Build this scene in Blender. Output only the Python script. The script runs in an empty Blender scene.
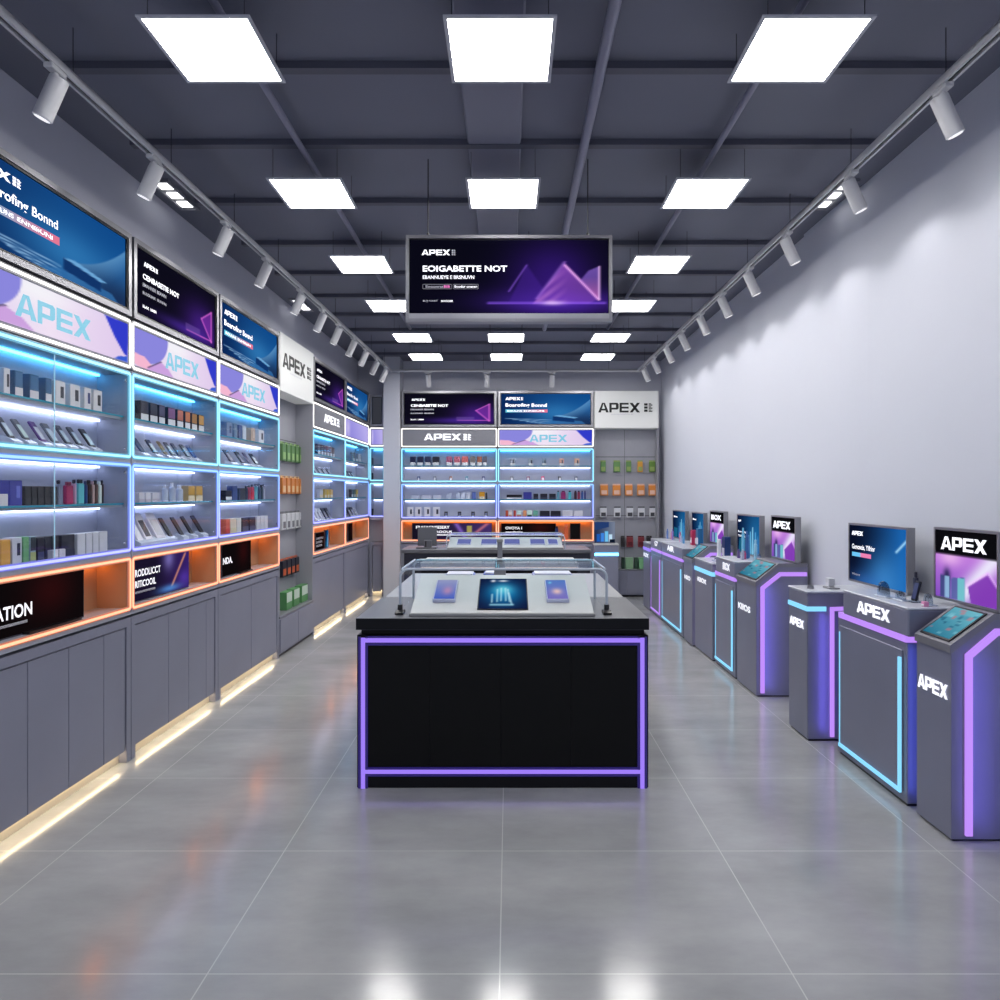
import bpy, bmesh, math, random
import numpy as np
from mathutils import Vector, Matrix
random.seed(7)
SC = bpy.context.scene
COL = SC.collection
PI = math.pi
ROOT = {}

# ------------------------------------------------------------------ materials
def lin1(v):
    v /= 255.0
    return v/12.92 if v <= 0.04045 else ((v+0.055)/1.055)**2.4
def lin(c): return tuple(lin1(x) for x in c)
_M = {}
def mat(name, rgb, rough=0.5, metal=0.0, em=0.0, emc=None, var=0.0, scale=8.0, spec=0.5):
    if name in _M: return _M[name]
    m = bpy.data.materials.new(name); m.use_nodes = True
    nt = m.node_tree; b = nt.nodes['Principled BSDF']
    c = lin(rgb)
    b.inputs['Base Color'].default_value = (*c, 1)
    b.inputs['Roughness'].default_value = rough
    b.inputs['Metallic'].default_value = metal
    b.inputs['Specular IOR Level'].default_value = spec
    if var > 0:
        tc = nt.nodes.new('ShaderNodeTexCoord'); no = nt.nodes.new('ShaderNodeTexNoise')
        no.inputs['Scale'].default_value = scale; no.inputs['Detail'].default_value = 4
        r = nt.nodes.new('ShaderNodeValToRGB')
        r.color_ramp.elements[0].position = .3; r.color_ramp.elements[1].position = .7
        r.color_ramp.elements[0].color = (*[x*(1-var) for x in c], 1)
        r.color_ramp.elements[1].color = (*[min(1, x*(1+var)) for x in c], 1)
        nt.links.new(tc.outputs['Object'], no.inputs['Vector'])
        nt.links.new(no.outputs['Fac'], r.inputs['Fac'])
        nt.links.new(r.outputs['Color'], b.inputs['Base Color'])
    if em > 0:
        b.inputs['Emission Color'].default_value = (*lin(emc or rgb), 1)
        b.inputs['Emission Strength'].default_value = em
        if em >= .9: b.inputs['Base Color'].default_value = (.02, .02, .02, 1)
    _M[name] = m
    return m
def attr_mat(name, strength, sample, gloss=0.25, base=(0, 0, 0), spec=.5):
    m = bpy.data.materials.new(name); m.use_nodes = True
    nt = m.node_tree; b = nt.nodes['Principled BSDF']
    a = nt.nodes.new('ShaderNodeAttribute'); a.attribute_name = 'Col'
    b.inputs['Base Color'].default_value = (*base, 1)
    b.inputs['Roughness'].default_value = gloss; b.inputs['Specular IOR Level'].default_value = spec
    nt.links.new(a.outputs['Color'], b.inputs['Emission Color'])
    b.inputs['Emission Strength'].default_value = strength
    if not sample: m.cycles.emission_sampling = 'NONE'
    return m
SCREEN = attr_mat('screen_picture', 1.0, False, .5, spec=0.0)
NEON = attr_mat('neon_tube', 1.0, True)
def glass_mat(name, tint, refl=0.06, rough=0.02):
    m = bpy.data.materials.new(name); m.use_nodes = True
    nt = m.node_tree; nt.nodes.clear()
    o = nt.nodes.new('ShaderNodeOutputMaterial'); mx = nt.nodes.new('ShaderNodeMixShader')
    t = nt.nodes.new('ShaderNodeBsdfTransparent'); g = nt.nodes.new('ShaderNodeBsdfGlossy')
    fr = nt.nodes.new('ShaderNodeLayerWeight'); fr.inputs['Blend'].default_value = 0.25
    mp = nt.nodes.new('ShaderNodeMapRange')
    mp.inputs['To Min'].default_value = refl*.4; mp.inputs['To Max'].default_value = refl*5
    t.inputs['Color'].default_value = (*tint, 1); g.inputs['Roughness'].default_value = rough
    nt.links.new(fr.outputs['Fresnel'], mp.inputs['Value'])
    nt.links.new(mp.outputs['Result'], mx.inputs['Fac'])
    nt.links.new(t.outputs[0], mx.inputs[1]); nt.links.new(g.outputs[0], mx.inputs[2])
    nt.links.new(mx.outputs[0], o.inputs['Surface'])
    return m
GLASS = glass_mat('clear_glass', (.975, .985, .99), .011)
GLASSEDGE = glass_mat('canopy_glass', (.86, .92, .95), .12)
ACRYL = glass_mat('clear_acrylic', (.80, .86, .92), .15, .08)
CLEARB = mat('milky_acrylic', (200, 208, 222), .15)

WHITE = mat('white_board', (204, 204, 203), .35, var=.02)
BLACK = mat('black_laminate', (5, 5, 6), .45, spec=.2, var=.15, scale=3)
def col(rgb, rough=.42):
    k = .62+.36*min(1, max(rgb)/200)      # printed blacks are deep under the strong shelf lights
    return mat('tint_%d_%d_%d' % tuple(rgb), tuple(c*k for c in rgb), max(rough, .42), spec=.3)
METAL = mat('brushed_grey_metal', (126, 127, 134), .36, .2, var=.05, scale=3)
CARC = mat('grey_carcass_laminate', (150, 154, 168), .5, var=.03, scale=3)
INNER = mat('compartment_lining', (180, 185, 202), .5, var=.03, scale=2)
OINNER = mat('warm_compartment_lining', (182, 146, 112), .5, var=.05, scale=2)
BASEM = mat('base_cabinet_laminate', (138, 140, 158), .36, .1, var=.05, scale=2)
KICK = mat('kick_board', (214, 206, 188), .5)
FRAME = mat('silver_frame', (150, 150, 156), .3, .7)
DKFRAME = mat('dark_bezel', (20, 20, 24), .3)
TXTW = mat('white_lettering', (240, 240, 245), .5, em=.85, emc=(245, 245, 250)); TXTW.cycles.emission_sampling = 'NONE'
TXTK = mat('black_lettering', (28, 28, 30), .5)
TXTC = mat('cyan_lettering', (120, 205, 232), .5, em=.95, emc=(124, 200, 226)); TXTC.cycles.emission_sampling = 'NONE'
TXTP = mat('pink_lettering', (235, 120, 190), .5, em=.7); TXTP.cycles.emission_sampling = 'NONE'
TXTG = mat('grey_lettering', (170, 170, 180), .5, em=.4); TXTG.cycles.emission_sampling = 'NONE'
KIOSK = mat('kiosk_grey_metal', (132, 134, 154), .4, .2, var=.04, scale=3)  # grey tinted bluer, with the light strips' glow mixed into the colour
KIOSKC = mat('kiosk_cap_metal', (134, 134, 142), .32, .25, var=.03, scale=3)
CTOP = mat('kiosk_white_top', (205, 208, 216), .25)
TRACK = mat('track_white_metal', (205, 205, 208), .4, var=.02)
WIRE = mat('dark_wire', (24, 24, 28), .5)
SHELF = mat('shelf_grey', (150, 155, 165), .35)
TEAL = mat('shelf_glass_edge', (40, 140, 165), .15, em=.08, emc=(40, 150, 180))
CHROME = mat('chrome', (200, 200, 205), .15, 1.0)
LEDW = mat('white_led', (255, 255, 255), .5, em=7, emc=(205, 217, 255))
LEDC = mat('cyan_led', (120, 220, 255), .5, em=9, emc=(80, 190, 255))
LEDO = mat('orange_led', (255, 150, 60), .5, em=10, emc=(255, 142, 52))
LEDK = mat('warm_kick_led', (255, 230, 180), .5, em=13, emc=(255, 230, 188))
PANEL = mat('panel_diffuser', (255, 255, 255), .5, em=23.0, emc=(255, 253, 250))

# ------------------------------------------------------------------ mesh builder
class MB:
    def __init__(s): s.v = []; s.f = []; s.m = []
    def add(s, vs, fs, mi=0):
        o = len(s.v); s.v += [tuple(v) for v in vs]
        for f in fs: s.f.append(tuple(i+o for i in f)); s.m.append(mi)
        return s
    def box(s, x0, x1, y0, y1, z0, z1, mi=0):
        return s.add([(x0,y0,z0),(x1,y0,z0),(x1,y1,z0),(x0,y1,z0),(x0,y0,z1),(x1,y0,z1),(x1,y1,z1),(x0,y1,z1)],
              [(0,3,2,1),(4,5,6,7),(0,1,5,4),(1,2,6,5),(2,3,7,6),(3,0,4,7)], mi)
    def cbox(s, x0, x1, y0, y1, z0, z1, b=.004, mi=0, seg=1, M=None):
        bm = bmesh.new()
        bmesh.ops.create_cube(bm, size=1)
        for v in bm.verts:
            v.co = Vector(((x0+x1)/2+v.co.x*(x1-x0), (y0+y1)/2+v.co.y*(y1-y0), (z0+z1)/2+v.co.z*(z1-z0)))
        b = min(b, .45*min(abs(x1-x0), abs(y1-y0), abs(z1-z0)))
        bmesh.ops.bevel(bm, geom=list(bm.edges), offset=b, segments=seg, affect='EDGES', profile=.5)
        bm.verts.index_update()
        vs = [(M @ v.co) if M else v.co.copy() for v in bm.verts]
        s.add(vs, [[v.index for v in f.verts] for f in bm.faces], mi); bm.free()
        return s
    def prism(s, poly, a0, a1, axis='x', mi=0):
        n = len(poly)
        def P(p, a):
            return {'x': (a, p[0], p[1]), 'y': (p[0], a, p[1]), 'z': (p[0], p[1], a)}[axis]
        vs = [P(p, a0) for p in poly]+[P(p, a1) for p in poly]
        fs = [tuple(range(n)), tuple(range(2*n-1, n-1, -1))]
        fs += [(i, (i+1) % n, n+(i+1) % n, n+i) for i in range(n)]
        return s.add(vs, fs, mi)
    def cyl(s, p0, p1, r0, r1=None, n=16, mi=0):
        r1 = r0 if r1 is None else r1
        p0 = Vector(p0); p1 = Vector(p1); d = (p1-p0).normalized()
        a = d.orthogonal().normalized(); b = d.cross(a)
        vs = []
        for p, r in ((p0, r0), (p1, r1)):
            for i in range(n):
                t = 2*PI*i/n; vs.append(p+a*math.cos(t)*r+b*math.sin(t)*r)
        fs = [tuple(range(n-1, -1, -1)), tuple(range(n, 2*n))]
        fs += [(i, (i+1) % n, n+(i+1) % n, n+i) for i in range(n)]
        return s.add(vs, fs, mi)
    def tube(s, pts, r, n=8, mi=0):
        pts = [Vector(p) for p in pts]; N = len(pts); vs = []; fs = []
        up = None
        for i, p in enumerate(pts):
            d = (pts[min(i+1, N-1)]-pts[max(i-1, 0)]).normalized()
            a = d.orthogonal().normalized() if up is None else (up-d*up.dot(d)).normalized()
            up = a; b = d.cross(a)
            for k in range(n):
                t = 2*PI*k/n; vs.append(p+a*math.cos(t)*r+b*math.sin(t)*r)
        for i in range(N-1):
            for k in range(n): fs.append((i*n+k, i*n+(k+1) % n, (i+1)*n+(k+1) % n, (i+1)*n+k))
        fs += [tuple(range(n-1, -1, -1)), tuple(range((N-1)*n, N*n))]
        return s.add(vs, fs, mi)
    def ring(s, x0, x1, z0, z1, w, y0, y1, r=.02, mi=0, k=4):
        def rr(x0, x1, z0, z1, r):
            P = []
            for cx, cz, a0 in ((x1-r, z1-r, 0), (x0+r, z1-r, 90), (x0+r, z0+r, 180), (x1-r, z0+r, 270)):
                for i in range(k+1):
                    t = math.radians(a0+90*i/k); P.append((cx+r*math.cos(t), cz+r*math.sin(t)))
            return P
        o = rr(x0, x1, z0, z1, r); i_ = rr(x0+w, x1-w, z0+w, z1-w, max(r-w, .001)); n = len(o)
        vs = [(p[0], y0, p[1]) for p in o]+[(p[0], y0, p[1]) for p in i_]+[(p[0], y1, p[1]) for p in o]+[(p[0], y1, p[1]) for p in i_]
        fs = []
        for a in range(n):
            b = (a+1) % n
            fs += [(a, b, n+b, n+a), (2*n+a, 3*n+a, 3*n+b, 2*n+b), (a, 2*n+a, 2*n+b, b), (n+a, n+b, 3*n+b, 3*n+a)]
        return s.add(vs, fs, mi)
    def strip(s, pts, w, a0, a1, axis='x', mi=0):
        # mitred flat band of width w along a 2-D polyline
        P = [Vector(p) for p in pts]; L = []; R = []
        for i, p in enumerate(P):
            d0 = (p-P[i-1]).normalized() if i > 0 else (P[1]-p).normalized()
            d1 = (P[i+1]-p).normalized() if i < len(P)-1 else d0
            n0 = Vector((-d0.y, d0.x)); n1 = Vector((-d1.y, d1.x)); m = (n0+n1).normalized()
            k = (w/2)/max(.3, m.dot(n0)); L.append(p+m*k); R.append(p-m*k)
        for i in range(len(P)-1):
            s.prism([L[i], L[i+1], R[i+1], R[i]], a0, a1, axis, mi)
        return s
    def obj(s, name, mats, parent=None, smooth=False, colf=None, fix=True):
        me = bpy.data.meshes.new(name)
        me.from_pydata(s.v, [], s.f)
        if not isinstance(mats, (list, tuple)): mats = [mats]
        for m in mats: me.materials.append(m)
        me.polygons.foreach_set('material_index', s.m)
        if fix:
            bm = bmesh.new(); bm.from_mesh(me)
            bmesh.ops.recalc_face_normals(bm, faces=bm.faces); bm.to_mesh(me); bm.free()
        if smooth:
            me.polygons.foreach_set('use_smooth', [True]*len(me.polygons))
            me.set_sharp_from_angle(angle=math.radians(40))
        if colf:
            a = me.color_attributes.new('Col', 'FLOAT_COLOR', 'POINT')
            a.data.foreach_set('color', [x for v in me.vertices for x in (*colf(v.co), 1.0)])
        o = bpy.data.objects.new(name, me); COL.objects.link(o)
        if parent: o.parent = parent
        return o

def tag(o, label, cat, group=None, kind=None):
    o['label'] = label; o['category'] = cat
    if group: o['group'] = group
    if kind: o['kind'] = kind
    return o
def thing(name, label, cat, loc=(0, 0, 0), rotz=0.0, group=None):
    o = bpy.data.objects.new(name, None); COL.objects.link(o)
    o.location = loc; o.rotation_euler = (0, 0, rotz); o.empty_display_size = .05
    return tag(o, label, cat, group)
def struct(name, mb, m):
    o = mb.obj(name, m); o['kind'] = 'structure'; return o

def pic(name, x0, x1, z0, z1, y, fn, parent, nx=60, nz=36, M=None, gain=1.0):
    U, V = np.meshgrid(np.linspace(0, 1, nx+1), np.linspace(0, 1, nz+1))
    rgb = np.clip(fn(U, V), 0, 255)/255.0
    rgb = np.where(rgb <= .04045, rgb/12.92, ((rgb+.055)/1.055)**2.4)*gain
    X = x0+(x1-x0)*U; Z = z0+(z1-z0)*V
    pts = np.stack([X.ravel(), np.full(X.size, y), Z.ravel()], 1)
    if M is not None: pts = [tuple(M @ Vector(p)) for p in pts]
    else: pts = [tuple(p) for p in pts]
    w = nx+1
    fs = [(j*w+i, j*w+i+1, (j+1)*w+i+1, (j+1)*w+i) for j in range(nz) for i in range(nx)]
    me = bpy.data.meshes.new(name); me.from_pydata(pts, [], fs); me.materials.append(SCREEN)
    a = me.color_attributes.new('Col', 'FLOAT_COLOR', 'POINT')
    full = np.concatenate([rgb.reshape(-1, 3), np.ones((rgb.shape[0]*rgb.shape[1], 1))], 1)
    a.data.foreach_set('color', full.ravel().tolist())
    o = bpy.data.objects.new(name, me); COL.objects.link(o); o.parent = parent
    return o

# ------------------------------------------------------------------ lettering
def letters(mb, s, x, z, h, y, ext=.002, wide=1.0):
    """wide bold block capitals for the shop name: A P E X"""
    t = .21*h*wide; b = .19*h; W = .98*h*wide
    def q(poly): mb.prism([(x+px, z+pz) for px, pz in poly], y-ext, y, 'y')
    for ch in s:
        if ch == 'A':
            q([(0, 0), (t*1.15, 0), (W/2+t*.1, h), (W/2-t*.62, h)]); q([(W, 0), (W-t*1.15, 0), (W/2-t*.1, h), (W/2+t*.62, h)])
            q([(W*.22, h*.2), (W*.78, h*.2), (W*.70, h*.38), (W*.30, h*.38)]); x += W*1.06
        elif ch == 'P':
            w = W*.88; q([(0, 0), (t, 0), (t, h), (0, h)]); q([(t, h-b), (w*.8, h-b), (w*.86, h), (t, h)])
            q([(t, h*.3), (w*.84, h*.3), (w*.8, h*.3+b), (t, h*.3+b)])
            q([(w*.8-t*.35, h*.3+b*.6), (w*.84, h*.3), (w, h*.42), (w, h*.88), (w*.86, h), (w*.8-t*.35, h-b*.6)]); x += w*1.1
        elif ch == 'E':
            w = W*.86; q([(0, 0), (t, 0), (t, h), (0, h)])
            for zz in (0, (h-b)/2, h-b): q([(t, zz), (w, zz), (w, zz+b), (t, zz+b)])
            x += w*1.1
        elif ch == 'X':
            q([(0, 0), (t*1.35, 0), (W, h), (W-t*1.35, h)]); q([(W-t*1.35, 0), (W, 0), (t*1.35, h), (0, h)]); x += W*1.08
        elif ch == ':':   # little block glyph after the name
            w = h*.62
            for i in range(3):
                q([(0, i*h*.36), (w*.42, i*h*.36), (w*.42, i*h*.36+h*.26), (0, i*h*.36+h*.26)])
                q([(w*.56, i*h*.36), (w, i*h*.36), (w, i*h*.36+h*.12), (w*.56, i*h*.36+h*.12)])
                q([(w*.56, i*h*.36+h*.17), (w*.86, i*h*.36+h*.17), (w*.86, i*h*.36+h*.26), (w*.56, i*h*.36+h*.26)])
            x += w*1.1
        elif ch == ' ': x += h*.22
    return x
def apex(name, s, x0, z, width, h, y, m, parent, M=None, axis=None, ext=.002):
    mb = MB(); end = letters(mb, s, 0, 0, h, 0, ext); k = width/end
    mb.v = [(x0+v[0]*k, y+v[1], z+v[2]) for v in mb.v]
    if M is not None: mb.v = [tuple(M @ Vector(v)) for v in mb.v]
    return mb.obj(name, m, parent)
_F = {}
def text(name, s, x, z, width, h, y, m, parent, bold=.012, M=None):
    key = (s, bold)
    if key not in _F:
        cu = bpy.data.curves.new('f', 'FONT'); cu.body = s; cu.size = 1; cu.offset = bold
        cu.resolution_u = 3
        ob = bpy.data.objects.new('f', cu); COL.objects.link(ob)
        dg = bpy.context.evaluated_depsgraph_get()
        me = bpy.data.meshes.new_from_object(ob.evaluated_get(dg))
        vs = [tuple(v.co) for v in me.vertices]; fs = [tuple(p.vertices) for p in me.polygons]
        bpy.data.objects.remove(ob); bpy.data.meshes.remove(me); bpy.data.curves.remove(cu)
        _F[key] = (vs, fs)
    vs, fs = _F[key]
    ax = [v[0] for v in vs]; az = [v[1] for v in vs]
    kx = width/(max(ax)-min(ax)); kz = h/(max(az)-min(az))
    pts = [(x+(v[0]-min(ax))*kx, y, z+(v[1]-min(az))*kz) for v in vs]
    if M is not None: pts = [tuple(M @ Vector(p)) for p in pts]
    return MB().add(pts, fs).obj(name, m, parent, fix=False)

# ------------------------------------------------------------------ pictures on screens
def rgb(*c): return np.array(c, float)
def mixc(a, b, t): return a+(b-a)*np.clip(t, 0, 1)[..., None]
def base(U, c): return np.zeros(U.shape+(3,))+rgb(*c)
def gauss(U, V, u, v, su, sv): return np.exp(-((U-u)/su)**2-((V-v)/sv)**2)
def over(I, mask, c, a=1.0):
    m = (np.clip(mask, 0, 1)*a)[..., None]
    return I*(1-m)+np.asarray(c, float)*m
def soft(d, w): return np.clip(.5-d/w, 0, 1)
def tri(U, V, pts):
    m = np.ones(U.shape); n = len(pts); s = 0
    A = sum(pts[i][0]*pts[(i+1) % n][1]-pts[(i+1) % n][0]*pts[i][1] for i in range(n))
    for i in range(n):
        (a, b), (c, d) = pts[i], pts[(i+1) % n]
        L = math.hypot(c-a, d-b)
        e = ((c-a)*(V-b)-(d-b)*(U-a))/L*(1 if A > 0 else -1)
        m = np.minimum(m, np.clip(.5+e/.012, 0, 1))
    return m
def seg(U, V, a, b, w):
    ax, ay = a; bx, by = b; L2 = (bx-ax)**2+(by-ay)**2
    t = np.clip(((U-ax)*(bx-ax)+(V-ay)*(by-ay))/L2, 0, 1)
    return np.exp(-(((U-ax-t*(bx-ax))**2+(V-ay-t*(by-ay))**2)/w**2))
def pic_blue(U, V):
    I = mixc(base(U, (10, 36, 84)), rgb(24, 92, 160), U*.9+.15*V)
    I = over(I, gauss(U, V, .62, .38, .3, .35), (56, 136, 198), .7)
    I = over(I, gauss(U, V, .95, 1, .3, .4), (14, 70, 134), .7)
    va = .28+.55*np.clip((U-.6)/.4, 0, 1)**1.8
    inside = np.clip((va-V)/.02, 0, 1)*np.clip((U-.6)/.02, 0, 1)
    I = over(I, inside, (44, 100, 160), .8); I = over(I, inside*np.clip(1-(va-V)/.35, 0, 1), (128, 184, 226), .55)
    I = over(I, inside*gauss(U, V, .95, .05, .3, .3), (20, 30, 60), .7)
    for k in range(4): I = over(I, seg(U, V, (.05+.08*k, .19-.035*k), (.56, .14-.05*k), .009), (150, 195, 235), .8)
    I = over(I, tri(U, V, [(.45, .02), (.62, .16), (.9, .1), (.95, 0), (.5, 0)]), (52, 112, 172), .8)
    I = over(I, tri(U, V, [(.58, .12), (.58, .27), (.82, .2), (.82, .06)]), (18, 54, 108))
    I = over(I, tri(U, V, [(.58, .27), (.65, .3), (.86, .22), (.82, .19)]), (110, 170, 220))
    return I
def pic_dark(U, V):
    I = base(U, (13, 12, 26))
    I = over(I, gauss(U, V, .82, .3, .26, .4), (78, 36, 150), .8)
    I = over(I, gauss(U, V, .6, .12, .35, .1), (90, 50, 190), .6)
    I = over(I, tri(U, V, [(.80, .45), (.95, .10), (.95, .66)]), (128, 50, 170), .7)
    for a, b in (((.80, .45), (.95, .10)), ((.80, .45), (.95, .66)), ((.95, .66), (.95, .1)), ((.6, .13), (.95, .12))):
        I = over(I, seg(U, V, a, b, .010), (235, 110, 226), .8)
    I = over(I, tri(U, V, [(.58, .12), (.58, .24), (.78, .24), (.78, .12)]), (120, 90, 170), .45)
    return I
def pic_mount(U, V):
    I = base(U, (9, 9, 22))
    I = over(I, gauss(U, V, .72, .5, .22, .5), (52, 24, 120), .85)
    I = over(I, gauss(U, V, .75, .15, .35, .18), (88, 44, 190), .75)
    t1 = tri(U, V, [(.5, .15), (.59, .66), (.72, .15)]); I = over(I, t1, (66, 34, 140), .55)
    I = over(I, seg(U, V, (.5, .3), (.59, .66), .006), (140, 90, 220), .6)
    t2 = tri(U, V, [(.62, .13), (.78, .68), (.96, .2), (.9, .13)]); I = over(I, t2*(.35+.6*V), (168, 92, 214), .85)
    st = .5+.5*np.sin((U*2.0-V)*46)
    I = over(I, t2*st*np.clip((.80-U)/.1, 0, 1), (226, 150, 226), .35)
    I = over(I, seg(U, V, (.78, .66), (.955, .18), .008), (250, 180, 250), .9)
    I = over(I, seg(U, V, (.78, .70), (.64, .2), .01), (190, 130, 240), .45)
    pet = tri(U, V, [(.86, .45), (.90, .58), (.955, .64), (.955, .2)])
    I = over(I, pet*(.4+.6*V), (150, 110, 220), .85); I = over(I, pet*np.clip(.5-V, 0, 1)*2, (246, 120, 170), .8)
    I = over(I, seg(U, V, (.955, .2), (.955, .64), .006), (240, 190, 250), .8)
    I = over(I, seg(U, V, (.4, .14), (.98, .14), .012), (150, 96, 255), .85)
    I = over(I, gauss(U, V, .72, .14, .06, .03), (235, 200, 255), .8)
    return I
def pic_pastel(U, V):
    I = mixc(base(U, (214, 196, 240)), rgb(246, 232, 250), 1-np.abs(U-.5)*1.4)
    I = over(I, soft(V-.98+.1*(U), .4)*np.clip(U-.4, 0, 1), (238, 206, 238), .6)
    I = over(I, gauss(U, V, .42, .9, .2, .35), (250, 250, 255), .9)
    dl = (U-.12)**2/.055+(V-.95)**2/.62-1
    I = over(I, soft(dl, .08), (142, 138, 226))
    I = over(I, tri(U, V, [(0, .05), (0, .55), (.1, .32), (.2, .3), (.26, .28), (.16, 0), (.05, 0)]), (250, 188, 214))
    I = over(I, tri(U, V, [(.12, 0), (.2, .18), (.28, .32), (.36, .2), (.42, 0)]), (206, 160, 226), .9)
    I = over(I, seg(U, V, (.14, .06), (.28, .34), .010), (40, 30, 70), .7)
    dr = (U-.78)**2/.05+(V-.1)**2/1.3-1
    I = over(I, np.clip(dr/.1, 0, 1)*np.clip((U-.8)/.05, 0, 1), (74, 84, 220))
    I = over(I, tri(U, V, [(.83, 1), (.9, .55), (.97, .2), (1, .15), (1, 1)]), (52, 62, 206))
    I = over(I, tri(U, V, [(.9, 0), (.93, .1), (1, .16), (1, 0)]), (60, 96, 214))
    return I
def pic_lilac(U, V):
    I = mixc(base(U, (140, 132, 222)), rgb(186, 176, 240), U+.2*V)
    I = over(I, gauss(U, V, .1, .5, .08, .6), (232, 222, 250), .6)
    return I
def pic_purple(U, V):
    I = mixc(base(U, (130, 80, 190)), rgb(190, 120, 220), V)
    I = over(I, seg(U, V, (.95, 1.0), (.45, .1), .16), (240, 240, 255), .9)
    I = over(I, gauss(U, V, .25, .95, .2, .2), (240, 190, 240), .8)
    I = over(I, tri(U, V, [(.55, .35), (.85, .7), (1, .5), (1, 0), (.6, 0)]), (130, 60, 180), .95)
    I = over(I, seg(U, V, (.55, .38), (.86, .72), .025), (240, 200, 255), .9)
    I = over(I, seg(U, V, (.86, .72), (1, .45), .02), (230, 180, 255), .9)
    I = over(I, tri(U, V, [(.08, 0), (.08, .52), (.26, .52), (.26, 0)]), (66, 74, 130), .95)
    I = over(I, gauss(U, V, .2, .55, .06, .14), (40, 40, 80), .9)
    I = over(I, tri(U, V, [(.16, 0), (.16, .5), (.24, .5), (.24, 0)]), (150, 190, 226), .9)
    I = over(I, tri(U, V, [(.27, 0), (.27, .48), (.5, .54), (.5, 0)]), (84, 96, 160), .9)
    I = over(I, tri(U, V, [(.38, 0), (.38, .5), (.5, .52), (.5, 0)]), (120, 220, 215), .75)
    return I
def pic_apexposter(U, V):
    I = pic_purple(U, V/.64)
    return over(I, np.clip((V-.64)/.01, 0, 1), (12, 12, 16))
def pic_pens(U, V):
    I = mixc(base(U, (10, 24, 56)), rgb(22, 88, 140), U)
    I = over(I, gauss(U, V, .75, .4, .3, .5), (40, 120, 180), .6)
    for u, h, c in ((.5, .45, (70, 130, 200)), (.6, .6, (120, 200, 235)), (.7, .72, (150, 215, 240)), (.82, .6, (90, 170, 220)), (.92, .5, (60, 130, 190))):
        I = over(I, tri(U, V, [(u-.05, 0), (u-.02, h), (u+.02, h), (u+.04, 0)]), c, .8)
    I = over(I, tri(U, V, [(.05, 0), (.1, .38), (.38, .36), (.36, 0)]), (30, 120, 150), .7)
    return I
def pic_bluead(U, V):
    I = mixc(base(U, (10, 18, 44)), rgb(26, 100, 176), U*1.2-.1)
    I = over(I, gauss(U, V, .62, .1, .3, .5), (70, 150, 220), .7)
    I = over(I, gauss(U, V, .3, .0, .3, .2), (60, 120, 200), .6)
    I = over(I, gauss(U, V, .1, .9, .5, .5), (8, 14, 34), .6)
    return over(I, seg(U, V, (.84, .62), (1, .82), .02), (170, 220, 250), .9)
def pic_touch(U, V):
    I = mixc(base(U, (44, 120, 150)), rgb(120, 196, 214), V*.8+.3*U)
    rs = np.random.RandomState(3)
    for i in range(26):
        u, v = rs.rand(2); w, h = .03+.07*rs.rand(), .02+.05*rs.rand()
        c = [(30, 84, 116), (150, 214, 230), (70, 150, 180), (226, 120, 130)][i % 4 if i % 9 else 0]
        I = over(I, soft(np.maximum(np.abs(U-u)/w, np.abs(V-v)/h)-1, .3), c, .55)
    return I
def pic_glassware(U, V):
    I = base(U, (18, 22, 56))
    I = over(I, gauss(U, V, .5, .5, .42, .4), (20, 130, 190), .95)
    I = over(I, gauss(U, V, .5, .62, .2, .16), (110, 220, 235), .8)
    for a, b in (((.38, .22), (.38, .62)), ((.46, .25), (.46, .66)), ((.56, .25), (.55, .66)), ((.64, .22), (.6, .62)), ((.68, .14), (.62, .5)), ((.27, .2), (.27, .45))):
        I = over(I, seg(U, V, a, b, .02), (200, 240, 250), .7)
    I = over(I, seg(U, V, (.25, .12), (.7, .12), .03), (160, 220, 240), .8)
    I = over(I, gauss(U, V, .5, .92, .1, .03)+gauss(U, V, .28, .92, .05, .04), (250, 250, 255), .95)
    return I
def pic_phone(U, V):
    I = mixc(base(U, (70, 96, 190)), rgb(150, 155, 196), V)
    return over(I, gauss(U, V, .6, .42, .25, .22), (232, 150, 170), .55)
def pic_phone2(U, V):
    I = mixc(base(U, (122, 112, 190)), rgb(86, 124, 196), V)
    I = over(I, gauss(U, V, .5, .38, .25, .15), (240, 200, 190), .9)
    return over(I, gauss(U, V, .2, .85, .08, .05), (120, 220, 240), .9)
def pic_monitor(U, V):
    I = base(U, (14, 10, 12)); return over(I, gauss(U, V, .72, .7, .2, .5), (56, 14, 16), .7)
def pic_nat(U, V):
    I = mixc(base(U, (26, 20, 44)), rgb(58, 34, 110), (U-.35)*1.6)
    I = over(I, seg(U, V, (.66, .15), (.92, .95), .02), (245, 160, 120), .85)
    I = over(I, gauss(U, V, .62, .1, .22, .1), (90, 160, 240), .8)
    I = over(I, gauss(U, V, .6, .9, .1, .3), (150, 140, 220), .7)
    return over(I, gauss(U, V, .9, .3, .12, .2), (90, 60, 180), .7)
def pic_swoosh(U, V):
    I = mixc(base(U, (22, 18, 34)), rgb(70, 50, 110), U)
    I = over(I, seg(U, V, (.55, 1), (.68, 0), .03), (150, 110, 220), .8)
    I = over(I, seg(U, V, (.95, 1), (.75, .2), .03), (230, 130, 140), .7)
    return over(I, tri(U, V, [(.69, .2), (.69, .85), (.75, .85), (.75, .2)]), (170, 160, 90))
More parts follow.
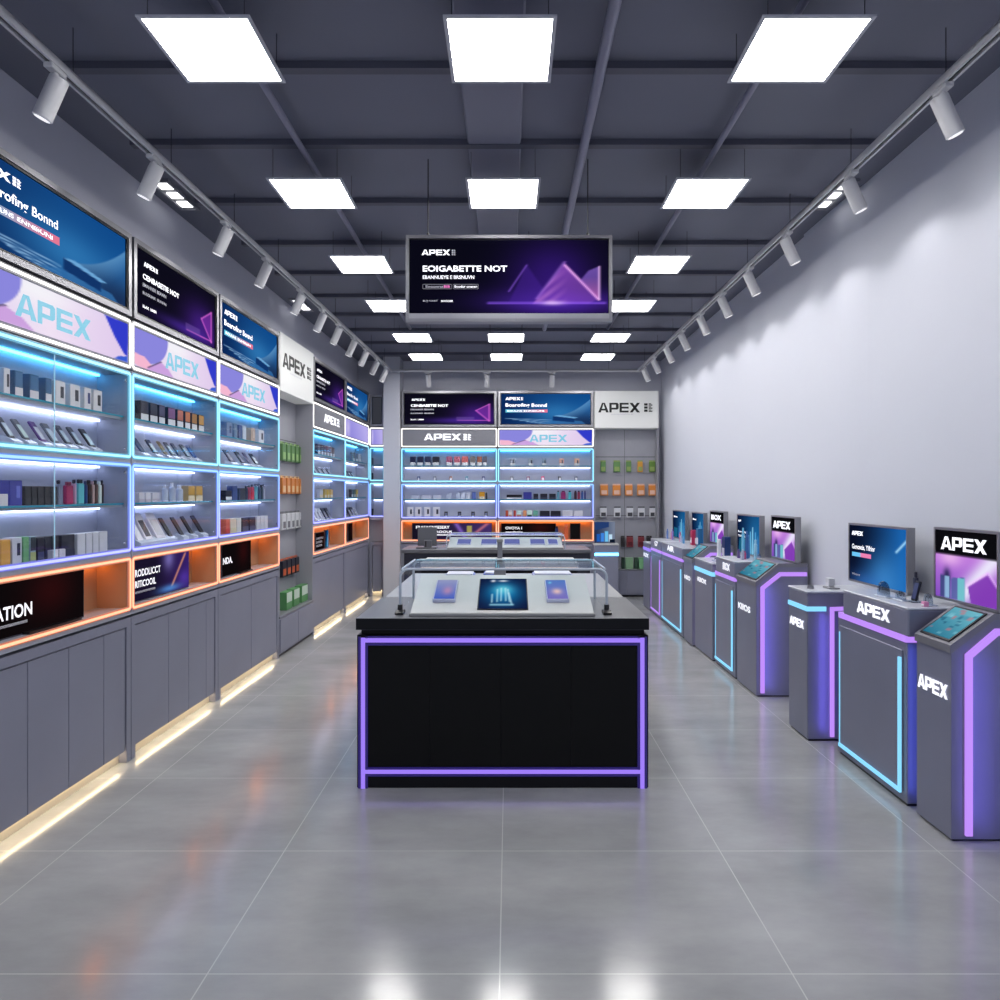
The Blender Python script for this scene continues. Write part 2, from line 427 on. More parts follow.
def pic_boxes(U, V):
    I = mixc(base(U, (120, 130, 150)), rgb(30, 44, 80), 1-U)
    I = over(I, tri(U, V, [(0, .6), (0, 1), (.7, 1), (.7, .75)]), (36, 60, 110))
    for u, h, c in ((.1, .42, (30, 90, 180)), (.3, .46, (60, 130, 220)), (.5, .55, (110, 190, 235)), (.7, .4, (190, 220, 240))):
        I = over(I, tri(U, V, [(u, .05), (u, h), (u+.17, h), (u+.17, .05)]), c)
    return over(I, tri(U, V, [(.74, 0), (.74, .16), (1, .16), (1, 0)]), (16, 24, 40))
def solid(*c): return lambda U, V: base(U, c)

# ------------------------------------------------------------------ room shell
CEIL = 3.62
XR = 2.36
SL = .0147                         # the left run of cabinets converges very slightly
def xleft(Y): return -2.505+SL*Y
def floor_mat():
    m = bpy.data.materials.new('polished_concrete_tile'); m.use_nodes = True
    nt = m.node_tree; b = nt.nodes['Principled BSDF']; N = nt.nodes.new; L = nt.links.new
    tc = N('ShaderNodeTexCoord'); mp = N('ShaderNodeMapping')
    mp.inputs['Location'].default_value = (.03, .07, 0)
    L(tc.outputs['Object'], mp.inputs['Vector'])
    br = N('ShaderNodeTexBrick'); br.offset = 0; br.squash = 1
    br.inputs['Scale'].default_value = 1; br.inputs['Mortar Size'].default_value = .0022
    br.inputs['Mortar Smooth'].default_value = .1
    br.inputs['Brick Width'].default_value = .955; br.inputs['Row Height'].default_value = .785
    L(mp.outputs['Vector'], br.inputs['Vector'])
    n1 = N('ShaderNodeTexNoise'); n1.inputs['Scale'].default_value = 1.4; n1.inputs['Detail'].default_value = 8; n1.inputs['Roughness'].default_value = .62
    n2 = N('ShaderNodeTexNoise'); n2.inputs['Scale'].default_value = .35
    mp2 = N('ShaderNodeMapping'); mp2.inputs['Scale'].default_value = (.8, 1.6, 1)
    L(tc.outputs['Object'], mp2.inputs['Vector']); L(mp2.outputs['Vector'], n1.inputs['Vector'])
    L(tc.outputs['Object'], n2.inputs['Vector'])
    r = N('ShaderNodeValToRGB'); r.color_ramp.elements[0].position = .32; r.color_ramp.elements[1].position = .7
    r.color_ramp.elements[0].color = (*lin((152, 153, 154)), 1); r.color_ramp.elements[1].color = (*lin((180, 181, 181)), 1)
    L(n1.outputs['Fac'], r.inputs['Fac'])
    mx = N('ShaderNodeMix'); mx.data_type = 'RGBA'
    L(br.outputs['Fac'], mx.inputs['Factor']); L(r.outputs['Color'], mx.inputs['A'])
    mx.inputs['B'].default_value = (*lin((200, 200, 198)), 1)
    L(mx.outputs['Result'], b.inputs['Base Color'])
    rr = N('ShaderNodeMapRange'); rr.inputs['To Min'].default_value = .13; rr.inputs['To Max'].default_value = .23
    L(n1.outputs['Fac'], rr.inputs['Value']); L(rr.outputs['Result'], b.inputs['Roughness'])
    b.inputs['Specular IOR Level'].default_value = .5
    b.inputs['Coat Weight'].default_value = .4; b.inputs['Coat Roughness'].default_value = .12
    return m
YB, YF = 10.86, -1.6
struct('floor', MB().box(xleft(YF)-.2, XR+.2, YF, YB+.2, -.1, 0), floor_mat())
CEILM = mat('slate_ceiling', (112, 114, 129), .6, var=.05, scale=.8)
struct('ceiling', MB().box(xleft(YF)-.2, XR+.2, YF, YB+.2, CEIL, CEIL+.1), CEILM)
LW = mat('grey_painted_wall', (198, 199, 211), .7, var=.02, scale=1)
RW = mat('white_painted_wall', (214, 217, 228), .75, var=.012, scale=.8)
struct('wall_left', MB().prism([(xleft(YF)-.12, YF), (xleft(YF), YF), (xleft(YB), YB), (xleft(YB)-.12, YB)], 0, CEIL, 'z'), LW)
struct('wall_right', MB().box(XR, XR+.12, YF, YB, 0, CEIL), RW)
struct('wall_back', MB().box(xleft(YB)-.1, XR+.12, YB, YB+.12, 0, CEIL), LW)
struct('trim_1', MB().prism([(XR, 4.6), (XR-.022, 4.95), (XR-.022, 5.55), (XR, 5.55)], 0, CEIL, 'z'), RW)
struct('trim_2', MB().cbox(-1.89, -1.64, 10.52, YB, 0, CEIL, .004), mat('pale_pilaster', (196, 198, 206), .6))
# ceiling grid, flat paler strip and pipes
mb = MB()
for y in (1.9, 2.6, 3.32, 4.05, 4.86, 5.68, 6.45, 7.2, 7.95, 8.7, 9.45, 10.2):
    mb.box(xleft(y)+.25, XR-.22, y, y+.05, CEIL-.035, CEIL)
struct('trim_3', mb, mat('ceiling_bar', (84, 85, 98), .5))
mb = MB(); mb.cbox(-.24, .07, 1.5, 5.9, CEIL-.03, CEIL, .01)
struct('trim_4', mb, mat('ceiling_strip', (126, 127, 142), .45))
PIPE = mat('ceiling_pipe_paint', (138, 138, 156), .4)
for x, lb in ((-1.2, 'painted pipe under the ceiling above the left row of light panels'),
              (.43, 'painted pipe under the ceiling beside the middle row of light panels'),
              (1.2, 'painted pipe under the ceiling above the right row of light panels')):
    r = .026 if x == .43 else .018
    tag(MB().cyl((x, 1.6, CEIL-.035-r), (x, 8.5, CEIL-.035-r), r, n=12).obj('ceiling_pipe', PIPE, smooth=True), lb, 'pipe', 'pipes under the ceiling')

# ------------------------------------------------------------------ ceiling light panels
PZ = 3.42
rows = [2.935, 4.335, 5.675, 6.93, 8.35, 9.53, 10.62]
ordn = ['first', 'second', 'third', 'fourth', 'fifth', 'sixth', 'seventh', 'eighth', 'ninth', 'tenth', 'eleventh', 'twelfth',
        'thirteenth', 'fourteenth', 'fifteenth', 'sixteenth', 'seventeenth', 'eighteenth', 'nineteenth', 'twentieth', 'twenty-first', 'twenty-second']
PSC = {}
for ri, y in enumerate(rows):
    for cx, cn in ((-1.228, 'left'), (-.035, 'middle'), (1.205, 'right')):
        cx2 = cx+(.02*ri if cx < -.5 else 0)
        yy = y if ri < 6 else 10.28
        if ri == 6: continue
        t = thing('ceiling_light_panel', 'square white light panel, %s from the camera in the %s row' % (ordn[ri], cn), 'ceiling light',
                  (cx2, yy, PZ), 0, 'square ceiling light panels')
        if 'p' not in PSC:
            h = .222
            f = MB()
            for a in ((-h, h, -h, -h+.016), (-h, h, h-.016, h), (-h, -h+.016, -h+.016, h-.016), (h-.016, h, -h+.016, h-.016)):
                f.box(a[0], a[1], a[2], a[3], -.002, .005)
            f.box(-h+.010, h-.010, -h+.010, h-.010, .0051, .010)
            w = MB()
            for sx in (-1, 1):
                for sy in (-1, 1): w.cyl((sx*.19, sy*.19, .010), (sx*.19, sy*.19, CEIL-PZ), .0016, n=5)
            d = MB().box(-h+.013, h-.013, -h+.013, h-.013, .0005, .0045)
            PSC['p'] = [f.obj('frame', mat('panel_frame', (196, 197, 204), .4), t), d.obj('diffuser', PANEL, t), w.obj('hanging_wires', WIRE, t)]
        else:
            for c in PSC['p']:
                c2 = c.copy(); COL.objects.link(c2); c2.parent = t
# recessed triple downlights near the side walls
for (x, y, lb) in ((-2.29, 4.8, 'recessed downlight with three square lamps beside the left track'),
                   (2.22, 4.8, 'recessed downlight with three square lamps beside the right track'),
                   (-2.25, 7.6, 'farther recessed downlight with three lamps beside the left track')):
    t = thing('recessed_downlight', lb, 'ceiling light', (x, y, CEIL), 0, 'recessed downlights')
    f = MB().ring(-.07, .07, -.24, .24, .02, -.02, 0, .004)
    f.v = [(v[0], v[2], v[1]) for v in f.v]; f.box(-.06, .06, -.23, .23, -.006, 0)
    f.obj('trim_frame', mat('downlight_trim', (120, 121, 130), .4), t)
    for k in (-1, 0, 1):
        MB().cbox(-.042, .042, k*.145-.045, k*.145+.045, -.016, -.007, .004).obj('lamp', mat('downlight_lamp', (255, 255, 255), .5, em=3), t)

# ------------------------------------------------------------------ track lights
TZ = 3.37
def xt_left(y): return -1.99+.0225*y
def xt_right(y): return 1.925
def track(lb, p0, p1, wires):
    p0 = Vector(p0); p1 = Vector(p1); L = (p1-p0).length
    ang = math.atan2(p1.y-p0.y, p1.x-p0.x)
    t = thing('lighting_track', lb, 'track light', (p0.x, p0.y, TZ), ang, 'lighting tracks')
    m = MB(); m.box(0, L, -.022, -.010, 0, .034); m.box(0, L, .010, .022, 0, .034); m.box(0, L, -.022, .022, .024, .036)
    m.obj('rail', TRACK, t)
    MB().box(.01, L-.01, -.009, .009, .012, .022).obj('conductor_slot', DKFRAME, t)
    for k in range(wires):
        x = L*(k+.5)/wires
        MB().cyl((x, 0, .036), (x, 0, CEIL-TZ), .002, n=6).obj('hanging_wire', WIRE, t)
    return t
track('long white lighting track hung along the left side', (xt_left(1.8), 1.8, 0), (xt_left(10.36), 10.36, 0), 10)
track('long white lighting track hung along the right side', (xt_right(1.8), 1.8, 0), (xt_right(10.36), 10.36, 0), 10)
track('short white lighting track hung across the rear', (xt_left(10.4)-.02, 10.4, 0), (1.947, 10.4, 0), 4)
HEAD = {}
def head(y, x, rotz, lb, grp, tilt=.42):
    t = thing('track_spotlight', lb, 'spotlight', (x, y, TZ), rotz, grp)
    if not HEAD:
        a = MB().cbox(-.02, .02, -.05, .05, -.022, .002, .004).obj('adaptor', TRACK, t)
        # stem and barrel tilt towards local -x
        c, s = math.cos(tilt), math.sin(tilt); d = Vector((-s, 0, -c)); top = Vector((.016, 0, -.050))
        st = MB().cyl((0, 0, -.015), (0.006, 0, -.065), .011, n=10).obj('stem', TRACK, t, smooth=True)
        b = MB().cyl(top, top+d*.175, .038, n=28); b.cyl(top-d*.006, top, .036, .038, n=28)
        b.cyl(top+d*.175, top+d*.178, .038, .032, n=28)
        br = b.obj('barrel', TRACK, t, smooth=True)
        ln = MB().cyl(top+d*.1785, top+d*.1795, .031, n=24).obj('lens', mat('spot_lens', (235, 235, 240), .3, em=1.2), t)
        HEAD['c'] = [a, st, br, ln]; HEAD['end'] = top+d*.2; HEAD['d'] = d
    else:
        for c in HEAD['c']:
            c2 = c.copy(); COL.objects.link(c2); c2.parent = t
    return t
def spot(t, power, color, size, blend, aim, loc=None):
    l = bpy.data.lights.new('spot_lamp', 'SPOT'); l.energy = power; l.color = color; l.spot_size = size; l.spot_blend = blend
    l.shadow_soft_size = .035
    o = bpy.data.objects.new('spot_lamp', l); COL.objects.link(o); o.parent = t
    o.location = loc or HEAD['end']
    o.rotation_euler = Vector(aim).to_track_quat('-Z', 'Y').to_euler()
for i, y in enumerate((2.967, 3.757, 4.66, 5.38, 6.2, 6.87, 7.46, 8.11, 8.72, 9.36, 9.97)):
    t = head(y, xt_left(y), 0, 'white cylinder spotlight, %s from the camera on the left track' % ordn[i], 'spotlights on the left track')
    spot(t, 5, (1, .97, .94), 1.2, .6, (-.35, 0, -1))
for i, y in enumerate((3.106, 3.94, 4.84, 5.6, 6.3, 7.0, 7.76, 8.5, 9.25, 9.93)):
    t = head(y, xt_right(y), PI, 'white cylinder spotlight, %s from the camera on the right track' % ordn[i], 'spotlights on the right track')
    spot(t, 3.6, (1, .97, .95), 2.35, .4, (-.42, 0, -1))
for i, x in enumerate((-1.2, -.33, .64)):
    t = head(10.4, x, -PI/2, 'white cylinder spotlight, %s from the left on the rear track' % ordn[i], 'spotlights on the rear track')
    spot(t, 6, (1, .97, .94), 1.2, .6, (-.3, 0, -1))

# ------------------------------------------------------------------ wall cabinets
Z = dict(base=.84, o0=.885, o1=1.19, b0=1.229, b1=1.74, c0=1.776, c1=2.275, h0=2.30, h1=2.585, s0=2.605, s1=3.085)
NC = {'cyan': (.55, 1.25, 1.6), 'white': (2.2, 2.1, 2.0), 'orange': (2.1, .78, .46), 'blue': (.46, .85, 1.8), 'violet': (.66, .72, 1.9), 'purple': (.62, .36, 1.75)}
DEP = .20
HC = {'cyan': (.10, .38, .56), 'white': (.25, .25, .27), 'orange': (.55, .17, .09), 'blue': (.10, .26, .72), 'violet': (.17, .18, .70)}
NEON2 = attr_mat('neon_halo', 1.0, False, .4, (.05, .05, .05))  # glow around the neon tubes, modelled as dim emissive rings
def neon(name, x0, x1, z0, z1, c, parent, c2=None, w=.013):
    mb = MB().ring(x0, x1, z0, z1, w, -.006, .004, .022)
    a = Vector(NC[c]); b = Vector(NC[c2]) if c2 else a
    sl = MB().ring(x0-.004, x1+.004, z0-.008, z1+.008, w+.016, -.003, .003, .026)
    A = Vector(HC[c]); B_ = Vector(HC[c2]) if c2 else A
    sl.obj('neon_halo', NEON2, parent, colf=lambda co: B_.lerp(A, min(1, max(0, (co.z-z0)/(z1-z0)))))
    return mb.obj(name, NEON, parent, colf=lambda co: b.lerp(a, min(1, max(0, (co.z-z0)/(z1-z0)))))
class Bay:
    def __init__(s, name, loc, rotz, W, conv, rear=False, dz=0):
        s.name = name; s.loc = Vector(loc); s.rot = rotz; s.W = W; s.conv = conv; s.rear = rear; s.dz = dz
        s.M = Matrix.Translation(s.loc) @ Matrix.Rotation(rotz, 4, 'Z')
        s.count = {}
    def w(s, x, y, z): return s.M @ Vector((x, y, z))
    def thing(s, name, label, cat, x=0, y=0, z=0, group=None):
        return thing(name, label, cat, s.w(x, y, z+(0 if name == 'base_cabinet' else s.dz)), s.rot, group)
FX0 = 2.285
ROTL = PI/2-math.atan(SL)
def YL(px, d=0): return 700*(FX0+d)/(519.3-px)
def left_bay(name, Y0, Y1):
    return Bay(name, (-FX0+SL*Y0, Y0, 0), ROTL, (Y1-Y0)*1.0001, lambda px, d: YL(px, d)-Y0)
YBK = 10.57
def back_bay(name, X0, X1, dz=0):
    return Bay(name, (X0, YBK, 0), 0, X1-X0, lambda px, d: (px-509)*(YBK+d)/700-X0, True, dz)
LB = [left_bay('nearest left cabinet', 2.70, 4.119), left_bay('second left cabinet', 4.122, 5.309), left_bay('third left cabinet', 5.312, 6.656),
      left_bay('fourth left cabinet', 7.753, 9.177), left_bay('fifth left cabinet', 9.18, 10.60)]
CB = Bay('corner cabinet', (-2.128, 10.66, 0), 0, .236, lambda px, d: (px-509)*(10.66+d)/700+2.128, True, -.02)
RA = back_bay('left rear cabinet', -1.632, -.177, -.036)
RB = back_bay('right rear cabinet', -.173, 1.283, -.036)

def base_cabinet(b, ndoor, label, plinth=True, doors=None, dep=DEP):
    t = b.thing('base_cabinet', label, 'cabinet', group='base cabinets below the display cases')
    W = b.W; ZB = Z['base']+b.dz
    m = MB()
    m.box(.002, .045, 0, dep, 0, ZB); m.box(W-.045, W-.002, 0, dep, 0, ZB)
    m.box(.045, W-.045, .0, dep, ZB-.05, ZB)
    m.box(.045, W-.045, dep-.01, dep, .0, ZB-.05)
    m.obj('carcass', BASEM, t)
    seams = doors or [.05+(W-.1)*i/ndoor for i in range(ndoor+1)]
    for a, c in zip(seams[:-1], seams[1:]):
        MB().cbox(a+.002, c-.002, .006, .026, .068, ZB-.057, .002).obj('door', BASEM, t)
    MB().box(.045, W-.045, .048, .06, 0, .10).obj('kickplate', KICK, t)
    MB().box(.05, W-.05, .029, .043, .070, .078).obj('led_strip', LEDK, t)
    return t

def display_case(b, label, seam=None, top=True, orange=True, glass=True, hbar=True):
    t = b.thing('display_case', label, 'display case', 0, 0, 0, 'lit wall display cases')
    W = b.W; d = DEP; s = .022
    m = MB(); zb = Z['o0']-.03 if orange else Z['b0']-.03; zt = Z['c1']+.012
    m.box(.003, s, 0, d, zb, zt); m.box(W-s, W-.003, 0, d, zb, zt)
    m.box(s, W-s, 0, d, Z['c1']-.012, zt); m.box(s, W-s, 0, d, Z['b1']-.012, Z['c0']+.012)
    m.box(s, W-s, 0, d, Z['o1']-.012, Z['b0']+.012)
    if orange: m.box(s, W-s, 0, d, zb, Z['o0']+.012)
    m.obj('carcass', CARC, t)
    m = MB(); m.box(s, W-s, d-.012, d, Z['c0']+.012, Z['c1']-.012); m.box(s, W-s, d-.012, d, Z['b0']+.012, Z['b1']-.012)
    m.obj('back_panel', INNER, t)
    if orange:
        m = MB(); m.box(s, W-s, d-.012, d, Z['o0']+.012, Z['o1']-.012)
        m.box(s, s+.003, .012, d-.012, Z['o0']+.012, Z['o1']-.012); m.box(W-s-.003, W-s, .012, d-.012, Z['o0']+.012, Z['o1']-.012)
        m.obj('warm_lining', OINNER, t)
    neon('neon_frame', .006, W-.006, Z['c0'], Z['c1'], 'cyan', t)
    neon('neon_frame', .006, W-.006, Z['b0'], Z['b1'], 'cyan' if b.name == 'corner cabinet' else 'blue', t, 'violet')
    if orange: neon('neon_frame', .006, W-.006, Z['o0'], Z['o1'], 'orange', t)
    # glass shelves with a light bar beneath
    for z in (2.02, 1.51):
        sh = MB().box(s+.001, W-s-.001, .036, d-.013, z-.022, z).obj('shelf', SHELF, t)
        MB().box(s+.001, W-s-.001, .030, .035, z-.008, z+.001).obj('glass_edge', TEAL, sh)
    for z, mm in ((Z['c1']-.014, LEDC), (2.02-.024, LEDW), (Z['b1']-.014, LEDW), (1.51-.024, LEDW)):
        MB().box(s+.02, W-s-.02, d-.04, d-.018, z-.010, z).obj('light_bar', mm, t)
    if orange: MB().box(s+.02, W-s-.02, d-.06, d-.03, Z['o1']-.026, Z['o1']-.014).obj('light_bar', LEDO, t)
    if glass:
        for z0, z1 in ((Z['c0'], Z['c1']), (Z['b0'], Z['b1'])):
            sm = seam or W/2
            for x0, x1, yy in ((.026, sm+.004, .010), (sm-.004, W-.026, .018)):
                g = MB().box(x0, x1, yy, yy+.004, z0+.020, z1-.020).obj('glass_door', GLASS, t)
            if seam: MB().box(sm-.003, sm+.003, .006, .009, z0+.022, z1-.022).obj('door_edge', mat('glass_door_edge', (170, 205, 220), .2, em=.25, emc=(170, 215, 235)), t)
            for zz in (z0+.05, z1-.05):
                MB().cyl((W-.05, .004, zz), (W-.05, .010, zz), .009, n=14).obj('glass_clamp', CHROME, t, smooth=True)
    return t

def header(b, label, kind):
    t = b.thing('illuminated_sign', label, 'sign', 0, 0, Z['h0'], 'lit header signs above the cases')
    W = b.W; H = Z['h1']-Z['h0']
    MB().cbox(.004, W-.004, .004, DEP-.01, 0, H, .004).obj('box', METAL if kind == 'grey' else CARC, t)
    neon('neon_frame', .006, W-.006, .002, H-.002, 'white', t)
    if kind == 'grey':
        MB().box(.03, W-.03, -.002, .004, .028, H-.028).obj('face', mat('header_grey', (120, 121, 130), .45), t)
        a = .24 if b.rear else .3
        apex('lettering', 'APEX', W*a, H*.36, W*.39, H*.34, -.004, TXTW, t); apex('lettering', ':', W*(a+.41), H*.36, W*.085, H*.34, -.004, TXTW, t)
    else:
        pic('face', .032, W-.032, .03, H-.03, 0.0, pic_pastel if kind == 'pastel' else pic_lilac, t, 96, 36, gain=.95)
        if kind == 'pastel': apex('lettering', 'APEX', W*.33, H*.27, W*.40, H*.38, -.003, TXTC, t)
    return t
def ad_screen(b, label, kind, logo=.2, tu=.05, tw=.46):
    t = b.thing('advertising_screen', label, 'screen', 0, 0, Z['s0'], 'advertising screens above the cases')
    W = b.W; H = Z['s1']-Z['s0']+(.06 if b.dz < -.03 else 0)
    MB().ring(.012, W-.012, 0.0, H, .03, -.012, .03, .004).obj('frame', FRAME, t)
    MB().ring(.042, W-.042, .03, H-.03, .012, -.006, .03, .003).obj('bezel', DKFRAME, t)
    MB().box(.014, W-.014, .031, DEP-.02, .002, H-.002).obj('back_box', CARC, t)
    x0, x1, z0, z1 = .053, W-.053, .041, H-.041; w = x1-x0; h = z1-z0; y = .004
    def T(n, s, u, v, uw, vh, m=TXTW, **k): return text(n, s, x0+u*w, z0+v*h, uw*w, vh*h, y-.003, m, t, **k)
    if kind == 'blue':
        pic('screen', x0, x1, z0, z1, y, pic_blue, t, 110, 60, gain=.95)
        apex('lettering', 'APEX', x0+.05*w, z0+.79*h, logo*.84*w, .1*h, y-.003, TXTW, t); apex('lettering', ':', x0+(.05+logo*.86)*w, z0+.79*h, logo*.14*w, .1*h, y-.003, TXTW, t)
        T('lettering', 'Boarofing', tu, .54, tw*.585, .15, bold=.02); T('lettering', 'Bonnd', tu+tw*.635, .567, tw*.365, .115, bold=.02)
        def bar(U, V):
            I = mixc(base(U, (110, 215, 245)), rgb(246, 130, 160), U*1.1-.05)
            return I
        pic('caption_bar', x0+.05*w, x0+(tu+tw+.01)*w, z0+.385*h, z0+.485*h, y-.002, bar, t, 24, 2, gain=.85)
        T('lettering', 'ROUUNS', tu+.02, .41, (tw-.05)*.4, .05, bold=.02); T('lettering', 'ENNIIIUNI', tu+.02+(tw-.05)*.45, .41, (tw-.05)*.55, .05, bold=.02)
    elif kind == 'dark':
        pic('screen', x0, x1, z0, z1, y, pic_dark, t, 90, 48, gain=.95)
        apex('lettering', 'APEX', x0+.08*w, z0+.77*h, .125*w, .07*h, y-.003, TXTW, t); apex('lettering', ':', x0+.21*w, z0+.77*h, .022*w, .07*h, y-.003, TXTW, t)
        T('lettering', 'CENBASETIE NOT', .07, .57, .42, .085, bold=.03)
        T('lettering', 'EMANNER BEAWN', .07, .455, .26, .055, m=TXTG, bold=.02)
        T('lettering', 'BUUDUNX  IBUNNN', .07, .335, .26, .045, m=TXTG, bold=.02)
        T('lettering', 'BLAX  UMBR', .07, .13, .15, .045, bold=.02)
    else:
        pic('screen', x0, x1, z0, z1, y, solid(52, 54, 62), t, 2, 2)
    return t
base_labels = ['grey base cabinet nearest the camera with several upright door panels', 'grey base cabinet second from the camera on the left wall',
               'grey two-door base cabinet just before the left hanging-pack niche', 'grey base cabinet just beyond the left hanging-pack niche',
               'grey base cabinet at the far end of the left wall']
Y1 = 2.70
base_cabinet(LB[0], 5, base_labels[0], doors=[.05, YL(-30)-Y1, YL(29)-Y1, YL(70)-Y1, YL(105)-Y1, 1.419-.05])
base_cabinet(LB[1], 4, base_labels[1], doors=[.05]+[YL(p)-4.122 for p in (169.5, 189.6, 207)]+[1.187-.05])
base_cabinet(LB[2], 2, base_labels[2]); base_cabinet(LB[3], 1, base_labels[3]); base_cabinet(LB[4], 1, base_labels[4])
base_cabinet(CB, 1, 'narrow dark base cabinet in the rear left corner')
base_cabinet(RA, 3, 'grey base cabinet of the left rear case against the back wall')
base_cabinet(RB, 3, 'grey base cabinet of the right rear case against the back wall')
display_case(LB[0], 'neon-edged display case nearest the camera on the left wall', seam=YL(54, .01)-2.70)
display_case(LB[1], 'neon-edged display case second from the camera on the left wall')
display_case(LB[2], 'neon-edged display case just before the left hanging-pack niche')
display_case(LB[3], 'neon-edged display case just beyond the left hanging-pack niche')
display_case(LB[4], 'neon-edged display case at the far end of the left wall')
display_case(CB, 'very narrow neon-edged display case in the rear left corner', orange=False, glass=False)
display_case(RA, 'neon-edged display case on the left of the back wall', glass=False)
display_case(RB, 'neon-edged display case on the right of the back wall', glass=False)
header(LB[0], 'pastel lit header sign with cyan letters nearest the camera', 'pastel')
header(LB[1], 'pastel lit header sign second from the camera on the left wall', 'pastel')
header(LB[2], 'pastel lit header sign third from the camera on the left wall', 'pastel')
header(LB[3], 'grey lit header sign with white letters on the left wall', 'grey')
header(LB[4], 'lilac lit header sign at the far end of the left wall', 'lilac')
header(CB, 'tiny lilac lit header sign in the rear left corner', 'lilac')
header(RA, 'grey lit header sign with white letters on the back wall', 'grey')
header(RB, 'pastel lit header sign on the back wall', 'pastel')
ad_screen(LB[0], 'large blue advertising screen nearest the camera on the left wall', 'blue', .30, .16, .385)
ad_screen(LB[1], 'dark purple advertising screen second from the camera on the left wall', 'dark')
ad_screen(LB[2], 'blue advertising screen beside the white left wall sign', 'blue')
ad_screen(LB[3], 'dark purple advertising screen just beyond the white left wall sign', 'dark')
ad_screen(LB[4], 'small blue advertising screen at the far end of the left wall', 'blue')
ad_screen(CB, 'narrow blank grey screen panel in the rear left corner', 'blank')
ad_screen(RA, 'dark purple advertising screen on the back wall', 'dark')
ad_screen(RB, 'blue advertising screen on the back wall', 'blue')

# ------------------------------------------------------------------ hanging-pack niches and their white signs
NL = left_bay('left niche', 6.66, 7.75)
NR = back_bay('rear niche', 1.287, 2.262)
def niche(b, label, shelfz):
    t = b.thing('hanging_display_unit', label, 'display unit', group='niches with hanging packs')
    W = b.W; d = DEP
    MB().box(.006, W-.006, d-.015, d, shelfz, 2.545).obj('back_panel', mat('niche_back', (150, 151, 160), .55, var=.03), t)
    m = MB(); m.box(.002, .020, 0, d, shelfz, 2.545); m.box(W-.020, W-.002, 0, d, shelfz, 2.545)
    m.obj('side_panel', mat('niche_side', (152, 153, 162), .5), t)
    m = MB(); m.box(.006, W-.006, d-.017, d-.014, 2.12, 2.128); m.box(.006, W-.006, d-.017, d-.014, 1.22, 1.226); m.box(W/2-.002, W/2+.002, d-.017, d-.014, .4, 2.54)
    m.obj('panel_joints', DKFRAME, t)
    c = MB().box(.002, W-.002, .0, d, .03, shelfz-.02).obj('base', BASEM, t)
    MB().cbox(.0, W, -.008, d, shelfz-.02, shelfz, .003).obj('base_top', METAL, t)
    for a in (.012, W/2+.003):
        MB().cbox(a, a+W/2-.015, -.012, 0, .045, shelfz-.03, .002).obj('door', BASEM, t)
    MB().box(.01, W-.01, .02, .05, 0, .03).obj('plinth', DKFRAME, t)
    return t
SHZ = .39
niche(NL, 'grey recessed niche with hanging packs on the left wall', SHZ)
niche(NR, 'grey recessed niche with hanging packs on the back wall', .42)
def white_sign(b, label, s):
    t = b.thing('wall_sign', label, 'sign', 0, 0, 2.55, 'white shop signs')
    W = b.W
    MB().cbox(.004, W-.004, -.01, DEP-.01, 0, .56, .004).obj('panel', mat('sign_white', (216, 217, 216), .4, em=.16, emc=(232, 234, 232)), t)
    apex('lettering', 'APEX', W*.06, .235, W*.66, .145, -.012, TXTK, t)
    apex('lettering', ':', W*.77, .245, W*.14, .13, -.012, TXTK, t)
    text('lettering', 'arolorfing bonnd brondel', W*.26, .195, W*.34, .022, -.012, TXTG, t)
white_sign(NL, 'square white sign with black letters on the left wall', 'APEX :')
white_sign(NR, 'square white sign with black letters on the back wall', 'APEX :')

# ------------------------------------------------------------------ merchandise
SHN = {'c1': ('top shelf', 2.021), 'c2': ('second shelf', Z['c0']+.012), 'b1': ('third shelf', 1.511), 'b2': ('fourth shelf', Z['b0']+.012)}
def place(b, shelf, look, cat, name, px0, px1, d, z=None, n=None, where=None):
    k = shelf; b.count[k] = b.count.get(k, 0)+1
    i = b.count[k]-1
    sn, z0 = SHN.get(shelf, (where, z))
    if z is not None: z0 = z
    x0 = b.conv(px0, d); x1 = b.conv(px1, d)
    lbl = '%s, %s from the left on the %s of the %s' % (look, ordn[i], sn, b.name) if where is None else '%s, %s from the left %s' % (look, ordn[i], where)
    lbl = lbl.replace(' from the left on the ', ' from left on ').replace(' of the ', ' of ')
    lbl = fit(lbl)
    t = b.thing(name, lbl, cat, (x0+x1)/2, d, z0, 'goods on the %s of the %s' % (sn, b.name) if where is None else where)
    return t, (x1-x0)
def fit(l):
    w = l.split()
    if len(w) > 16: print('LONG', len(w), l)
    return l
_WM = {}
def carton(b, shelf, px0, px1, h, c, look, d=.09, lower=None, window=None, dep=.05, top=None, z=None, where=None, name='carton', fill=.92):
    t, w = place(b, shelf, look, 'box', name, px0, px1, d, z, None, where); w *= fill
    MB().cbox(-w/2, w/2, -dep/2, dep/2, 0, h, .002).obj('box', col(c), t)
    f = -dep/2-.0012
    if lower: MB().box(-w/2+.002, w/2-.002, f, -dep/2, .004, h*.36).obj('label_panel', col(lower), t)
    if window: MB().box(-w*.02, w*.30, f, -dep/2, h*.3, h*.78).obj('window', col(window), t)
    if top: MB().box(-w/2+.004, w/2-.004, f, -dep/2, h*.42, h*.96).obj('front_print', col(top), t)
    return t
